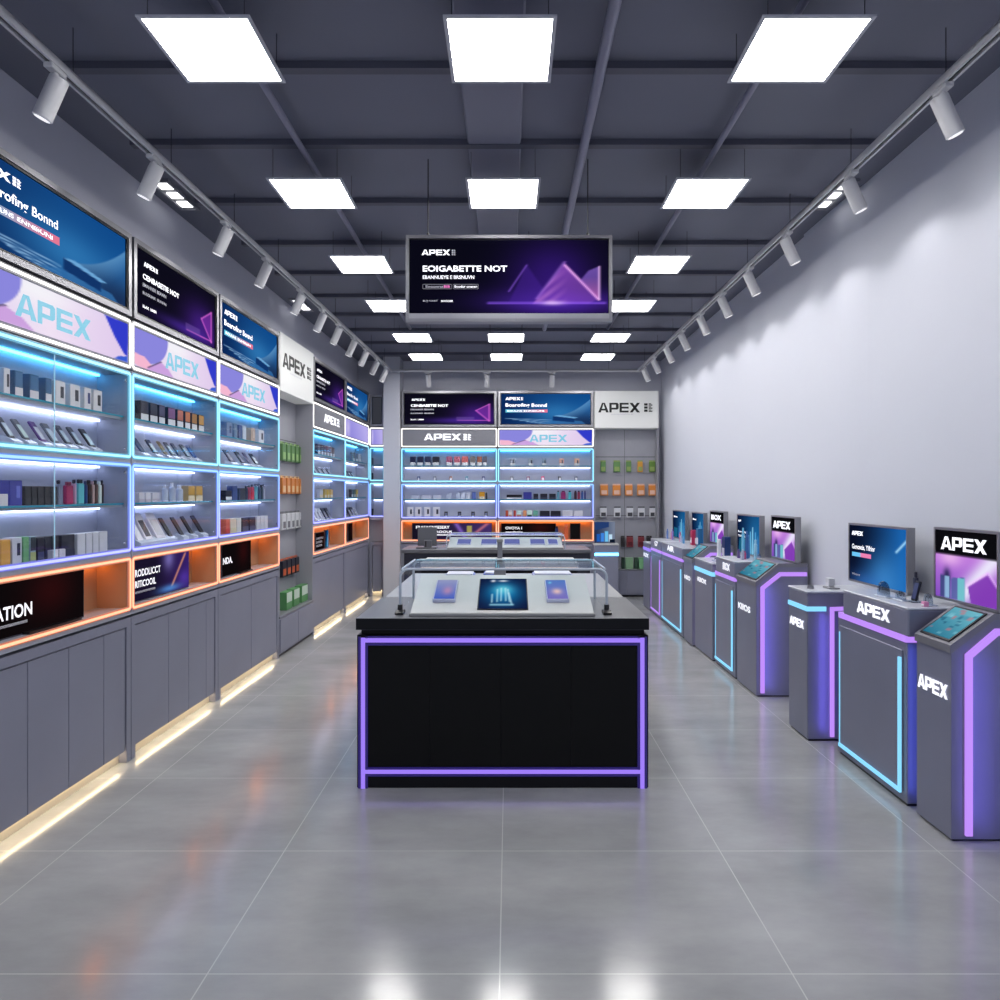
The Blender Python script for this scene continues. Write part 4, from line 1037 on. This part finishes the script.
HALO = mat('led_halo', (30, 12, 120), .4, em=.9, emc=(32, 14, 104)); HALO.cycles.emission_sampling = 'NONE'  # purple glow beside the counter strips, laid on as dim emissive bands
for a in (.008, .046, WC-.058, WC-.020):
    MB().box(a, a+.012, -.0065, .0, .0, .805).obj('led_halo', HALO, t)
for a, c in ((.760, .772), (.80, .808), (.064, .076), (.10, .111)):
    MB().box(.058, WC-.058, -.0064, .0, a, c).obj('led_halo', HALO, t)
sx = [.058, (430-357)/187.9, (501-357)/187.9, (571-357)/187.9, WC-.058]
for a, c in zip(sx[:-1], sx[1:]):
    MB().cbox(a+.0025, c-.0025, -.004, .0, .112, .759, .0015).obj('front_panel', BLACK, t)
# sloped white presentation board
def slope_board(label, xc, wd, y0, z0, y1, z1, grp='white sloped presentation boards'):
    t = thing('presentation_board', label, 'display board', (xc, y0, z0), 0, grp)
    L = y1-y0; hh = z1-z0
    MB().prism([(0, 0), (0, .018), (L, hh), (L, 0)], -wd/2, wd/2, 'x').obj('board', WHITE, t)
    MB().cbox(-wd/2-.006, wd/2+.006, -.008, 0, -.0, .014, .002).obj('front_lip', mat('board_lip', (150, 150, 152), .3), t)
    return t, Matrix.Translation((xc, y0, z0+.018)) @ Matrix.Rotation(math.atan2(hh-.018, L), 4, 'X')
t, MS = slope_board('white sloped board on the nearest counter under the glass canopy', -.037, .99, 3.775, .906, 4.26, 1.071)
SLEN = math.hypot(.485, .147)
def on_slope(MS, x0, x1, s0, s1, th, fn, label, name, cat, grp, nx=30, edge=(200, 205, 232)):
    """flat gadget lying on the sloped board; local y runs up the slope"""
    t = bpy.data.objects.new(name, None); COL.objects.link(t); t.matrix_world = MS @ Matrix.Translation(((x0+x1)/2, s0, 0.0005))
    tag(t, label, cat, grp)
    w = x1-x0; L = s1-s0
    MB().cbox(-w/2, w/2, 0, L, 0, th, .003).obj('case', col(edge, .3), t)
    R = Matrix(((1, 0, 0, 0), (0, 0, 1, 0), (0, -1, 0, th+.0008), (0, 0, 0, 1)))
    R = Matrix(((1, 0, 0, 0), (0, 0, 1, 0), (0, 1, 0, th+.0008), (0, 0, 0, 1)))
    pic('screen', -w/2+.006, w/2-.006, .006, L-.006, 0, fn, t, nx, nx, M=R, gain=.95)
    return t
on_slope(MS, -.137, .143, .03, .44, .006, pic_glassware, 'large tablet showing blue glassware in the middle of the white board', 'tablet', 'tablet', None, 48, (30, 30, 50))
on_slope(MS, -.387, -.262, .12, .385, .022, pic_phone, 'pale boxed phone on the left of the white board', 'boxed_phone', 'phone', None, 20)
on_slope(MS, .247, .372, .12, .385, .022, pic_phone2, 'pale boxed phone with face print on the right of white board', 'boxed_phone', 'phone', None, 20)
# glass canopy on the counter
def canopy(label, x0, x1, y0, y1, zb, zt, grp='glass canopies over the counters', clamps=True):
    t = thing('glass_canopy', label, 'glass canopy', ((x0+x1)/2, y0, zb), 0, grp)
    w = (x1-x0)/2; L = y1-y0; h = zt-zb
    MB().cbox(-w+.02, w-.02, 0, L, h-.012, h, .003).obj('glass_top', GLASSEDGE, t)
    for s in (-1, 1):
        MB().prism([(.0, .02), (L, .02), (L, h-.014), (.0, h-.014)], s*w-s*.004-.003, s*w-s*.004+.003, 'x').obj('glass_side', GLASS, t)
    rim = mat('canopy_rim', (186, 196, 208), .15)
    for y, nm in ((0, 'front_rim'), (L, 'rear_rim')):
        pts = [(-w, y, .0), (-w, y, h-.05)]
        pts += [(-w+.045*(1-math.cos(a)), y, h-.05+.045*math.sin(a)) for a in (PI/8, PI/4, 3*PI/8, PI/2)]
        pts += [(-p[0], p[1], p[2]) for p in reversed(pts)]
        MB().tube(pts, .0075, 8).obj(nm, rim, t, smooth=True)
    for s in (-1, 1):
        MB().tube([(s*w*.985, 0, h-.004), (s*w*.985, L, h-.004)], .006, 8).obj('side_rim', rim, t, smooth=True)
    if clamps:
        for s in (-1, 1):
            c = MB().prism([(-.045, 0), (-.05, .012), (-.02, .022), (.03, .020), (.045, .006), (.04, 0)], s*w-.022, s*w+.022, 'x')
            c.cyl((s*w, 0, .015), (s*w, 0, .05), .014, n=12)
            c.obj('clamp', mat('black_clamp', (30, 30, 34), .35), t)
    return t
canopy('glass canopy with black clamps over the nearest counter', -.600, .538, 3.86, 4.40, .9055, 1.155)
# second island right behind, white top
t = thing('shop_counter', 'white-topped island counter directly behind the nearest black counter', 'counter', (-.79, 4.49, 0), 0)
MB().cbox(0, 1.52, 0, 1.30, 0, .84, .004).obj('body', mat('counter_black', (16, 16, 22)), t)
MB().cbox(-.005, 1.525, -.006, 1.306, .852, .905, .004).obj('countertop', mat('pale_grey_top', (158, 160, 164), .3), t)
MB().box(.0, 1.52, .0, 1.30, .84, .852).obj('led_strip', LEDP, t)
MB().box(1.52, 1.526, .05, .076, .02, .84).obj('led_strip', LEDP, t)
for i, (x, y, w, c, lb) in enumerate(((-.37, 5.22, .22, (92, 112, 190), 'pale blue display tray left on the white-topped counter'), (-.12, 5.30, .15, (70, 90, 176), 'small blue display tray beside the grey stand on white counter'),
                                     (.33, 5.25, .3, (150, 156, 206), 'lilac display tray right on the white-topped counter'))):
    t = thing('display_tray', lb, 'tray', (x, y, .905), 0, 'trays on the white-topped counter')
    MB().cbox(-w/2, w/2, 0, .2, 0, .05, .004).obj('tray', col(c), t)
    MB().cbox(-w/2+.012, w/2-.012, .012, .188, .05, .062, .003).obj('pad', col((206, 208, 222)), t)
t = thing('card_reader_stand', 'grey tapered card reader stand behind the white board', 'card reader', (-.065, 4.98, .905))
MB().cbox(-.062, .062, -.05, .05, 0, .02, .004).obj('base', METAL, t)
MB().prism([(-.05, .02), (.05, .02), (.03, .2), (-.03, .2)], -.035, .035, 'y').obj('body', METAL, t)
MB().cbox(-.018, .018, -.012, .012, .2, .32, .003).obj('neck', METAL, t)
MB().cbox(-.022, .022, -.03, .01, .315, .34, .004).obj('reader', mat('reader_grey', (140, 142, 140), .4), t)
t = thing('shop_counter', 'narrow white-topped counter between the island and rear cash desk', 'counter', (-.84, 6.68, 0))
MB().cbox(0, 1.5, 0, .55, 0, .85, .004).obj('body', mat('counter_black', (16, 16, 22)), t)
MB().cbox(-.004, 1.504, -.004, .554, .862, .905, .004).obj('countertop', WHITE, t)
MB().box(0, 1.5, -.002, .55, .85, .862).obj('led_strip', mat('warm_edge_led', (255, 200, 170), .5, em=2.5, emc=(255, 210, 185)), t)
# rear cash desk
t = thing('shop_counter', 'dark-fronted cash desk before the rear display cases', 'counter', (-1.265, 8.24, 0))
MB().cbox(0, 2.22, 0, .62, 0, .86, .004).obj('body', mat('desk_dark', (24, 26, 40), .4), t)
MB().cbox(-.006, 2.226, -.01, .63, .86, .905, .004).obj('countertop', mat('counter_top_grey', (104, 105, 110)), t)
MB().box(-.006, .03, -.012, -.001, 0, .86).obj('end_panel', METAL, t)
t2, MS2 = slope_board('white sloped board on the rear cash desk', -.045, 1.37, 8.30, .906, 8.72, 1.02)
for i, (a, c) in enumerate(((457, 471), (481, 497), (504, 520), (530, 545), (548, 558))):
    X0 = (a-509)*8.45/700+.045; X1 = (c-509)*8.45/700+.045
    on_slope(MS2, X0, X1, .10, .30, .014, solid(104, 112, 176), 'small blue tablet, %s from left on the rear white board' % ordn[i], 'tablet', 'tablet', 'tablets on the rear white board', 2)
canopy('glass canopy over the rear cash desk board', -.74, .66, 8.29, 8.78, .9055, 1.075, clamps=False)
t = thing('cash_register_screen', 'dark grey till monitor seen from behind on the cash desk', 'monitor', (-.985, 8.42, .905))
MM = Matrix.Translation((0, 0, .03)) @ Matrix.Rotation(-.12, 4, 'X')
MB().cbox(-.115, .115, 0, .025, 0, .225, .006, M=MM).obj('casing', mat('till_casing', (84, 86, 94), .45), t)
MB().cbox(-.035, .06, -.05, .0, .012, .10, .006).obj('hinge_block', mat('till_hinge', (96, 98, 106), .45), t)
MB().box(-.018, -.002, -.052, -.049, .02, .09).obj('cable_slot', DKFRAME, t)
MB().cbox(-.13, .12, -.06, .09, 0, .014, .004).obj('base', mat('till_casing', (84, 86, 94)), t)
# little pedestal display at the rear niche
t = thing('pedestal_display', 'small pedestal screen of blue boxes before the rear niche', 'screen', (1.26, 10.30, 0))
MB().cbox(0, .35, 0, .2, 0, .80, .004).obj('pedestal', BASEM, t)
MB().cbox(-.005, .355, -.006, .2, .80, .825, .003).obj('shelf_edge', WHITE, t)
MB().cbox(.0, .315, .06, .1, .825, 1.15, .004).obj('screen_frame', METAL, t)
pic('screen', .008, .308, .835, 1.143, .058, pic_boxes, t, 40, 40)
MB().box(.0, .35, -.008, 0, .65, .685).obj('led_strip', LEDC, t)

# ------------------------------------------------------------------ self-service stations on the right
ROTR = -PI/2
def st(name, label, cat, X, Yfar, group=None): return thing(name, label, cat, (X, Yfar, 0), ROTR, group)
def face_text(s, x, z, w, h, parent, y=-.003, M=None):
    if s in ('APEX',): return apex('lettering', s, x, z, w, h, y, TXTW, parent, M=M, ext=.003)
    return text('lettering', s, x, z, w, h, y-.001, TXTW, parent, bold=.03, M=M)
def spill(t, x, y, z0, z1, color, e):
    """added unseen lamp that tints the side of the unit like spill from the light strip"""
    l = bpy.data.lights.new('added_spill', 'AREA'); l.energy = e; l.color = color
    l.shape = 'RECTANGLE'; l.size = .02; l.size_y = z1-z0
    o = bpy.data.objects.new('added_spill', l); COL.objects.link(o); o.parent = t; o.location = (x, y, (z0+z1)/2)
    o.rotation_euler = Matrix(((0, 0, 1), (1, 0, 0), (0, 1, 0))).to_euler()
VIO = (.22, .16, 1.0)
def bin_unit(label, X, Yf, Yn, depth, txt, h=.935, band=(.822, .852), bandled=None, purple=True, tx=(.10, .76, .70, .052)):
    t = st('bin_pedestal', label, 'pedestal', X, Yf, 'pedestals with a light band'); L = Yf-Yn
    MB().cbox(0, L, 0, depth, .012, h, .006).obj('body', KIOSK, t)
    MB().box(.01, L-.01, .012, depth, 0, .012).obj('plinth', DKFRAME, t)
    MB().cbox(-.004, L+.004, -.004, depth, h, h+.014, .004).obj('top', CTOP, t)
    m = MB().box(-.002, L+.003, -.005, 0, *band); m.box(L, L+.003, 0, .12, *band)
    m.obj('light_band', bandled or LEDB, t)
    if purple:
        MB().strip([(.155, .03), (.155, (band[0]+band[1])/2), (depth-.02, (band[0]+band[1])/2+.01)], .024, L, L+.012, 'x').obj('light_strip', LEDP2, t)
    spill(t, L+.07, .12, .05, .80, VIO, .42)
    if txt: face_text(txt, L*tx[0], tx[2], L*tx[1], tx[3], t)
    return t
def panel_unit(label, X, Yf, Yn, depth, txt, led, topz=.99, text_u=(.16, .66), hx=.06):
    t = st('service_cabinet', label, 'cabinet', X, Yf, 'grey service cabinets with light edges'); L = Yf-Yn
    MB().box(.012, L-.012, .014, depth, 0, .014).obj('plinth', DKFRAME, t)
    MB().cbox(0, L, .006, depth, .014, .822, .004).obj('body', KIOSK, t)
    MB().cbox(.035, L-.035, -.002, .006, .06, .778, .003).obj('door', KIOSK, t)
    m = MB().strip([(.04, .066), (L-.045, .066), (L-.045, .74)], .018, -.013, -.002, 'y').obj('light_strip', led, t)
    MB().box(.037, .043, -.006, -.002, .066, .74).obj('light_strip', led, t)
    spill(t, L+.06, .05, .05, .80, (.12, .16, 1.0), .3)
    MB().box(.02, L, -.002, .1, .822, .856).obj('light_band', LEDP2, t)
    MB().cbox(hx, L+.04, -.012, depth, .858, topz, .006).obj('header_box', KIOSK, t)
    MB().cbox(hx, L+.04, -.014, depth, topz, topz+.012, .004).obj('worktop', CTOP, t)
    if txt: face_text(txt, L*text_u[0], .898, L*(text_u[1]-text_u[0]), .064, t, -.014)
    return t
def kiosk(label, X, Yf, Yn, depth, txt, z0=.85, z1=1.02, sd=.19, sx=.075, tx=(.06, .88, .632, .066)):
    t = st('touch_kiosk', label, 'kiosk', X, Yf, 'touch screen kiosks'); L = Yf-Yn
    MB().box(.01, L-.01, .012, depth, 0, .012).obj('plinth', DKFRAME, t)
    MB().prism([(0, .012), (0, z0), (sd, z1-.02), (depth, z1-.02), (depth, .012)], 0, L, 'x').obj('body', KIOSK, t)
    MB().prism([(-.008, z0), (-.008, z0+.035), (sd, z1+.008), (depth, z1+.008), (depth, z1-.02), (sd, z1-.021), (0, z0+.0)], -.006, L+.006, 'x').obj('cap', KIOSKC, t)
    sl = math.hypot(sd+.008, z1+.008-z0-.035); a = math.atan2(z1+.008-z0-.035, sd+.008)
    M = Matrix.Translation((0, -.008, z0+.035)) @ Matrix.Rotation(a, 4, 'X')
    MB().cbox(.02, L-.02, sl*.06, sl*.95, 0, .006, .002, M=M).obj('tablet_bezel', DKFRAME, t)
    R = M @ Matrix(((1, 0, 0, 0), (0, 0, 1, 0), (0, 1, 0, .0068), (0, 0, 0, 1)))
    pic('touch_screen', .031, L-.031, sl*.11, sl*.90, 0, pic_touch, t, 30, 24, M=R, gain=.85)
    MB().strip([(sx, .03), (sx, z0-.012), (sd+.01, z1-.075), (depth-.01, z1-.075)], .030, L, L+.012, 'x').obj('light_strip', LEDP2, t)
    spill(t, L+.09, sx+.06, .05, .85, VIO, .5)
    if txt: face_text(txt, L*tx[0], tx[2], L*tx[1], tx[3], t)
    return t
def stand_screen(label, X, Yf, Yn, zb, zt, kind, cat='screen'):
    t = thing('standing_screen', label, cat, (X, Yf, zb), ROTR, 'screens standing on the right-hand stations'); L = Yf-Yn; h = zt-zb
    MB().ring(0, L, 0, h, .012, -.004, .04, .003).obj('frame', FRAME, t)
    MB().box(.011, L-.011, .002, .038, .011, h-.011).obj('back', METAL, t)
    e = .012
    fn = {'apex': pic_apexposter, 'blue': pic_bluead, 'pens': pic_pens}[kind]
    pic('screen', e, L-e, e, h-e, 0, fn, t, 56, 48)
    return t, L, h
# near group
XA = 1.985
bin_unit('grey pedestal with cyan band nearest the camera on the right', 1.885, 4.717, 4.425, .47, 'APEX')
panel_unit('grey service cabinet with cyan-lit door nearest the camera', XA, 4.235, 3.50, .37, 'APEX', LEDB, text_u=(.37, .84), hx=.10)
kiosk('grey touch kiosk with purple strip nearest the camera', XA+.005, 3.415, 3.15, .36, 'APEX')
t, L, h = stand_screen('wide blue advertising screen standing on the nearest stations', 2.2, 4.53, 3.86, 1.006, 1.378, 'blue')
apex('lettering', 'APEX', L*.07, h*.80, L*.21, h*.07, -.003, TXTW, t)
text('lettering', 'Gononcis, Yilhinr', L*.07, h*.55, L*.42, h*.10, -.003, TXTW, t, bold=.02)
pic('caption_bar', L*.07, L*.42, h*.44, h*.51, -.003, lambda U, V: np.where((U < .5)[..., None], rgb(110, 200, 250), rgb(240, 130, 180)), t, 12, 2)
text('lettering', 'WIbooonnt', L*.07, h*.12, L*.15, h*.035, -.003, TXTG, t)
t, L, h = stand_screen('purple poster screen with white name standing on nearest kiosk', 2.2, 3.62, 3.14, 1.032, 1.395, 'apex')
apex('lettering', 'APEX', L*.13, h*.70, L*.72, h*.18, -.003, TXTW, t)
# middle group
XM = 1.90
bin_unit('grey pedestal with cyan band in the middle station group', XM-.005, 7.14, 6.53, .40, 'KIIOX', h=.90, band=(.79, .83), tx=(.2, .5, .69, .045))
panel_unit('grey service cabinet with cyan-lit door in the middle group', XM, 6.47, 5.90, .40, 'BIOX', LEDB, topz=.985, text_u=(.52, .86), hx=.08)
kiosk('grey touch kiosk with purple strip in the middle group', XM+.005, 5.85, 5.39, .395, 'KIIOS', sd=.17, sx=.045, tx=(.1, .62, .62, .05))
t, L, h = stand_screen('blue screen of vape pens standing on the middle group', 2.2, 6.75, 6.13, 1.0, 1.37, 'pens')
text('lettering', 'AP', L*.06, h*.8, L*.14, h*.06, -.003, TXTW, t, bold=.03); text('lettering', 'Boonnilg', L*.06, h*.52, L*.38, h*.06, -.003, TXTW, t)
text('lettering', 'TONON', L*.06, h*.42, L*.32, h*.05, -.003, TXTW, t)
t, L, h = stand_screen('purple poster screen with white name standing on middle kiosk', 2.2, 5.87, 5.37, 1.032, 1.385, 'apex')
apex('lettering', 'APEX', L*.10, h*.71, L*.72, h*.17, -.003, TXTW, t)
# far group
XF = 1.872
bin_unit('slim grey pedestal with blue band farthest back on the right', XF-.004, 9.73, 9.30, .42, 'KIX', h=.885, band=(.79, .83), bandled=LEDP)
panel_unit('narrow grey service cabinet with lilac-lit door in the far group', XF, 9.25, 8.62, .42, 'G7', LEDP2, topz=.965, text_u=(.5, .8))
panel_unit('wider grey service cabinet with cyan-lit door in the far group', XF, 8.58, 7.56, .42, 'AIR', LEDB, topz=.965, text_u=(.35, .68))
kiosk('grey touch kiosk with purple strip in the far group', XF+.003, 7.50, 7.16, .42, 'NIIO', sd=.18, sx=.045, tx=(.1, .7, .66, .045))
t, L, h = stand_screen('blue screen of pens standing farthest back on the right', 2.2, 9.40, 8.72, .978, 1.345, 'pens')
text('lettering', 'Binis', L*.1, h*.74, L*.3, h*.06, -.003, TXTW, t, bold=.04)
t, L, h = stand_screen('blue screen of pens standing second farthest on the right', 2.2, 8.42, 7.90, .978, 1.345, 'pens')
text('lettering', 'Bioo', L*.1, h*.74, L*.3, h*.06, -.003, TXTW, t, bold=.04)
t, L, h = stand_screen('purple poster screen standing on the far group kiosk', 2.2, 7.66, 7.15, 1.032, 1.38, 'apex')
text('lettering', 'BIOX', L*.10, h*.72, L*.7, h*.16, -.003, TXTW, t, bold=.04)

# small goods on the stations
def goods(label, cat, name, X, Y, z, build, grp='small goods on the right-hand stations', rot=ROTR):
    t = thing(name, label, cat, (X, Y, z), rot, grp); build(t); return t
def b_pen(c, cap, h=.12, w=.022):
    def f(t):
        MB().cbox(-w/2, w/2, -.01, .01, 0, h*.8, .004, seg=2).obj('body', col(c, .3), t)
        MB().cbox(-w*.3, w*.3, -.006, .006, h*.8, h, .002).obj('mouthpiece', col(cap, .3), t)
    return f
def b_slab(c, c2, h=.1, w=.05, tilt=.25):
    def f(t):
        M = Matrix.Translation((0, 0, .008)) @ Matrix.Rotation(-tilt, 4, 'X')
        MB().cbox(-w/2, w/2, -.006, .006, 0, h, .004, M=M).obj('body', col(c, .3), t)
        q = MB().box(-w*.38, w*.38, -.0075, -.006, h*.1, h*.9); q.v = [tuple(M @ Vector(v)) for v in q.v]; q.obj('screen', col(c2, .25), t)
        MB().cbox(-w*.4, w*.4, -.02, .035, 0, .01, .002).obj('stand', ACRYL, t)
    return f
def b_arch(w=.09, h=.075):
    def f(t):
        P = [(-w/2, 0)]+[(w/2*math.cos(PI-a), h*.35+h*.65*math.sin(a)) for a in [PI*i/10 for i in range(11)]]+[(w/2, 0)]
        MB().prism(P, -.004, .004, 'y').obj('panel', ACRYL, t)
        MB().cbox(-w/2, w/2, -.02, .03, 0, .006, .002).obj('foot', CLEARB, t)
    return f
def b_box(c, w=.06, d=.05, h=.06):
    def f(t):
        MB().cbox(-w/2, w/2, -d/2, d/2, 0, h, .003).obj('box', col(c), t)
        MB().box(-w*.35, w*.35, -d/2-.001, -d/2, h*.15, h*.5).obj('label_panel', col((220, 220, 228)), t)
    return f
TA = 1.0025
goods('clear rounded acrylic panel before the wide blue screen', 'stand', 'acrylic_stand', 2.05, 3.83, TA, b_arch(.12, .085))
goods('clear acrylic block beside the black phone on nearest worktop', 'stand', 'acrylic_stand', 2.07, 3.70, TA, b_arch(.09, .05))
goods('black phone standing upright on nearest worktop', 'phone', 'phone', 2.10, 3.63, TA, b_slab((36, 40, 54), (70, 80, 130), .105, .045))
goods('slate vape pen standing behind the black phone', 'vape pen', 'vape_pen', 2.15, 3.70, TA, b_pen((70, 76, 100), (60, 64, 84), .15))
goods('clear acrylic block before the purple poster screen', 'stand', 'acrylic_stand', 2.12, 3.54, TA, b_arch(.07, .06))
goods('tiny pink box on nearest worktop edge', 'box', 'carton', 2.08, 3.50, TA, b_box((226, 150, 190), .03, .025, .025))
goods('grey low puck on top of the nearest pedestal', 'puck', 'sensor_puck', 1.96, 4.55, .9495, lambda t: MB().cyl((0, 0, 0), (0, 0, .02), .022, .018, n=20).obj('body', METAL, t, smooth=True))
goods('flat grey card tray on top of the nearest pedestal', 'tray', 'card_tray', 2.1, 4.56, .9495, lambda t: MB().cbox(-.05, .05, -.035, .035, 0, .008, .003).obj('plate', METAL, t))
goods('small white box at the left foot of wide blue screen', 'box', 'carton', 2.12, 4.62, .9495, b_box((210, 212, 220), .05, .04, .06))
TM = .9975
for i, (x, y, c, h, lk) in enumerate(((2.10, 6.28, (120, 200, 232), .26, 'pale cyan'), (2.12, 6.20, (80, 140, 200), .20, 'mid blue'), (2.08, 6.12, (60, 110, 176), .24, 'deep blue'), (2.12, 6.02, (150, 200, 226), .17, 'icy blue'),
                                     (2.04, 6.06, (190, 70, 120), .07, 'short magenta'), (2.02, 6.16, (110, 90, 150), .08, 'short violet'), (2.0, 5.99, (170, 176, 200), .09, 'short silver'))):
    goods('%s vape pen on the middle station worktop' % lk, 'vape pen', 'vape_pen', x, y, TM, b_pen(c, c, h, .03))
goods('clear acrylic block on the middle station worktop', 'stand', 'acrylic_stand', 2.12, 5.93, TM, b_arch(.08, .06))
goods('blue upright box at the rear end of the middle pedestal', 'box', 'carton', 2.16, 6.96, .9145, b_box((44, 70, 130), .10, .06, .22))
goods('white upright box before the blue box on middle pedestal', 'box', 'carton', 2.08, 6.93, .9145, b_box((210, 214, 224), .05, .03, .20))
goods('white card terminal on top of the middle pedestal', 'card reader', 'card_terminal', 1.98, 6.75, .9145, b_slab((210, 214, 224), (70, 90, 140), .07, .06, 1.0))
TF = .9775
for i, (x, y, c, w, h, lk) in enumerate(((2.10, 7.98, (190, 60, 100), .07, .17, 'crimson box'), (2.12, 7.86, (150, 40, 80), .05, .17, 'dark crimson box'), (2.1, 7.72, (40, 110, 160), .09, .2, 'teal blue box'))):
    goods('%s standing on the far station worktop' % lk, 'box', 'carton', x, y, TF, b_box(c, w, .05, h))
for i, (x, y, c, h, lk) in enumerate(((2.06, 9.1, (120, 150, 210), .13, 'pale blue'), (2.08, 8.95, (230, 140, 180), .1, 'pink'), (2.06, 8.82, (150, 130, 200), .14, 'lilac'), (2.08, 8.5, (210, 120, 160), .12, 'rosy'), (2.06, 8.38, (180, 190, 220), .09, 'silver'), (2.05, 8.22, (90, 150, 200), .08, 'sky blue'))):
    goods('%s vape pen on the far station worktop' % lk, 'vape pen', 'vape_pen', x, y, TF, b_pen(c, c, h, .035))

# ------------------------------------------------------------------ light from the shop front, camera
w = bpy.data.worlds.new('world'); SC.world = w; w.use_nodes = True
w.node_tree.nodes['Background'].inputs[0].default_value = (.62, .68, .85, 1)
w.node_tree.nodes['Background'].inputs[1].default_value = .92
cam = bpy.data.cameras.new('camera'); co = bpy.data.objects.new('camera', cam); COL.objects.link(co)
co.location = (0, 0, 1.57); co.rotation_euler = (PI/2, 0, 0)
cam.sensor_width = 36; cam.lens = 36*.7
cam.shift_x = -.009; cam.shift_y = -.007
cam.clip_start = .05
SC.camera = co
SC.view_settings.view_transform = 'Standard'
SC.view_settings.look = 'None'
SC.cycles.max_bounces = 8; SC.cycles.diffuse_bounces = 4; SC.cycles.glossy_bounces = 4
SC.cycles.transparent_max_bounces = 16
SC.cycles.sample_clamp_indirect = 6
SC.cycles.caustics_reflective = False; SC.cycles.caustics_refractive = False
# identical labels are a mistake except inside a group
seen = {}
for o in bpy.data.objects:
    if o.parent is None and 'label' in o:
        seen.setdefault(o['label'], []).append(o.name)
        n = len(o['label'].split())
        if n > 16 or n < 4: print('LABEL LENGTH', n, o['label'])
for k, v in seen.items():
    if len(v) > 1: print('DUP', k, v)
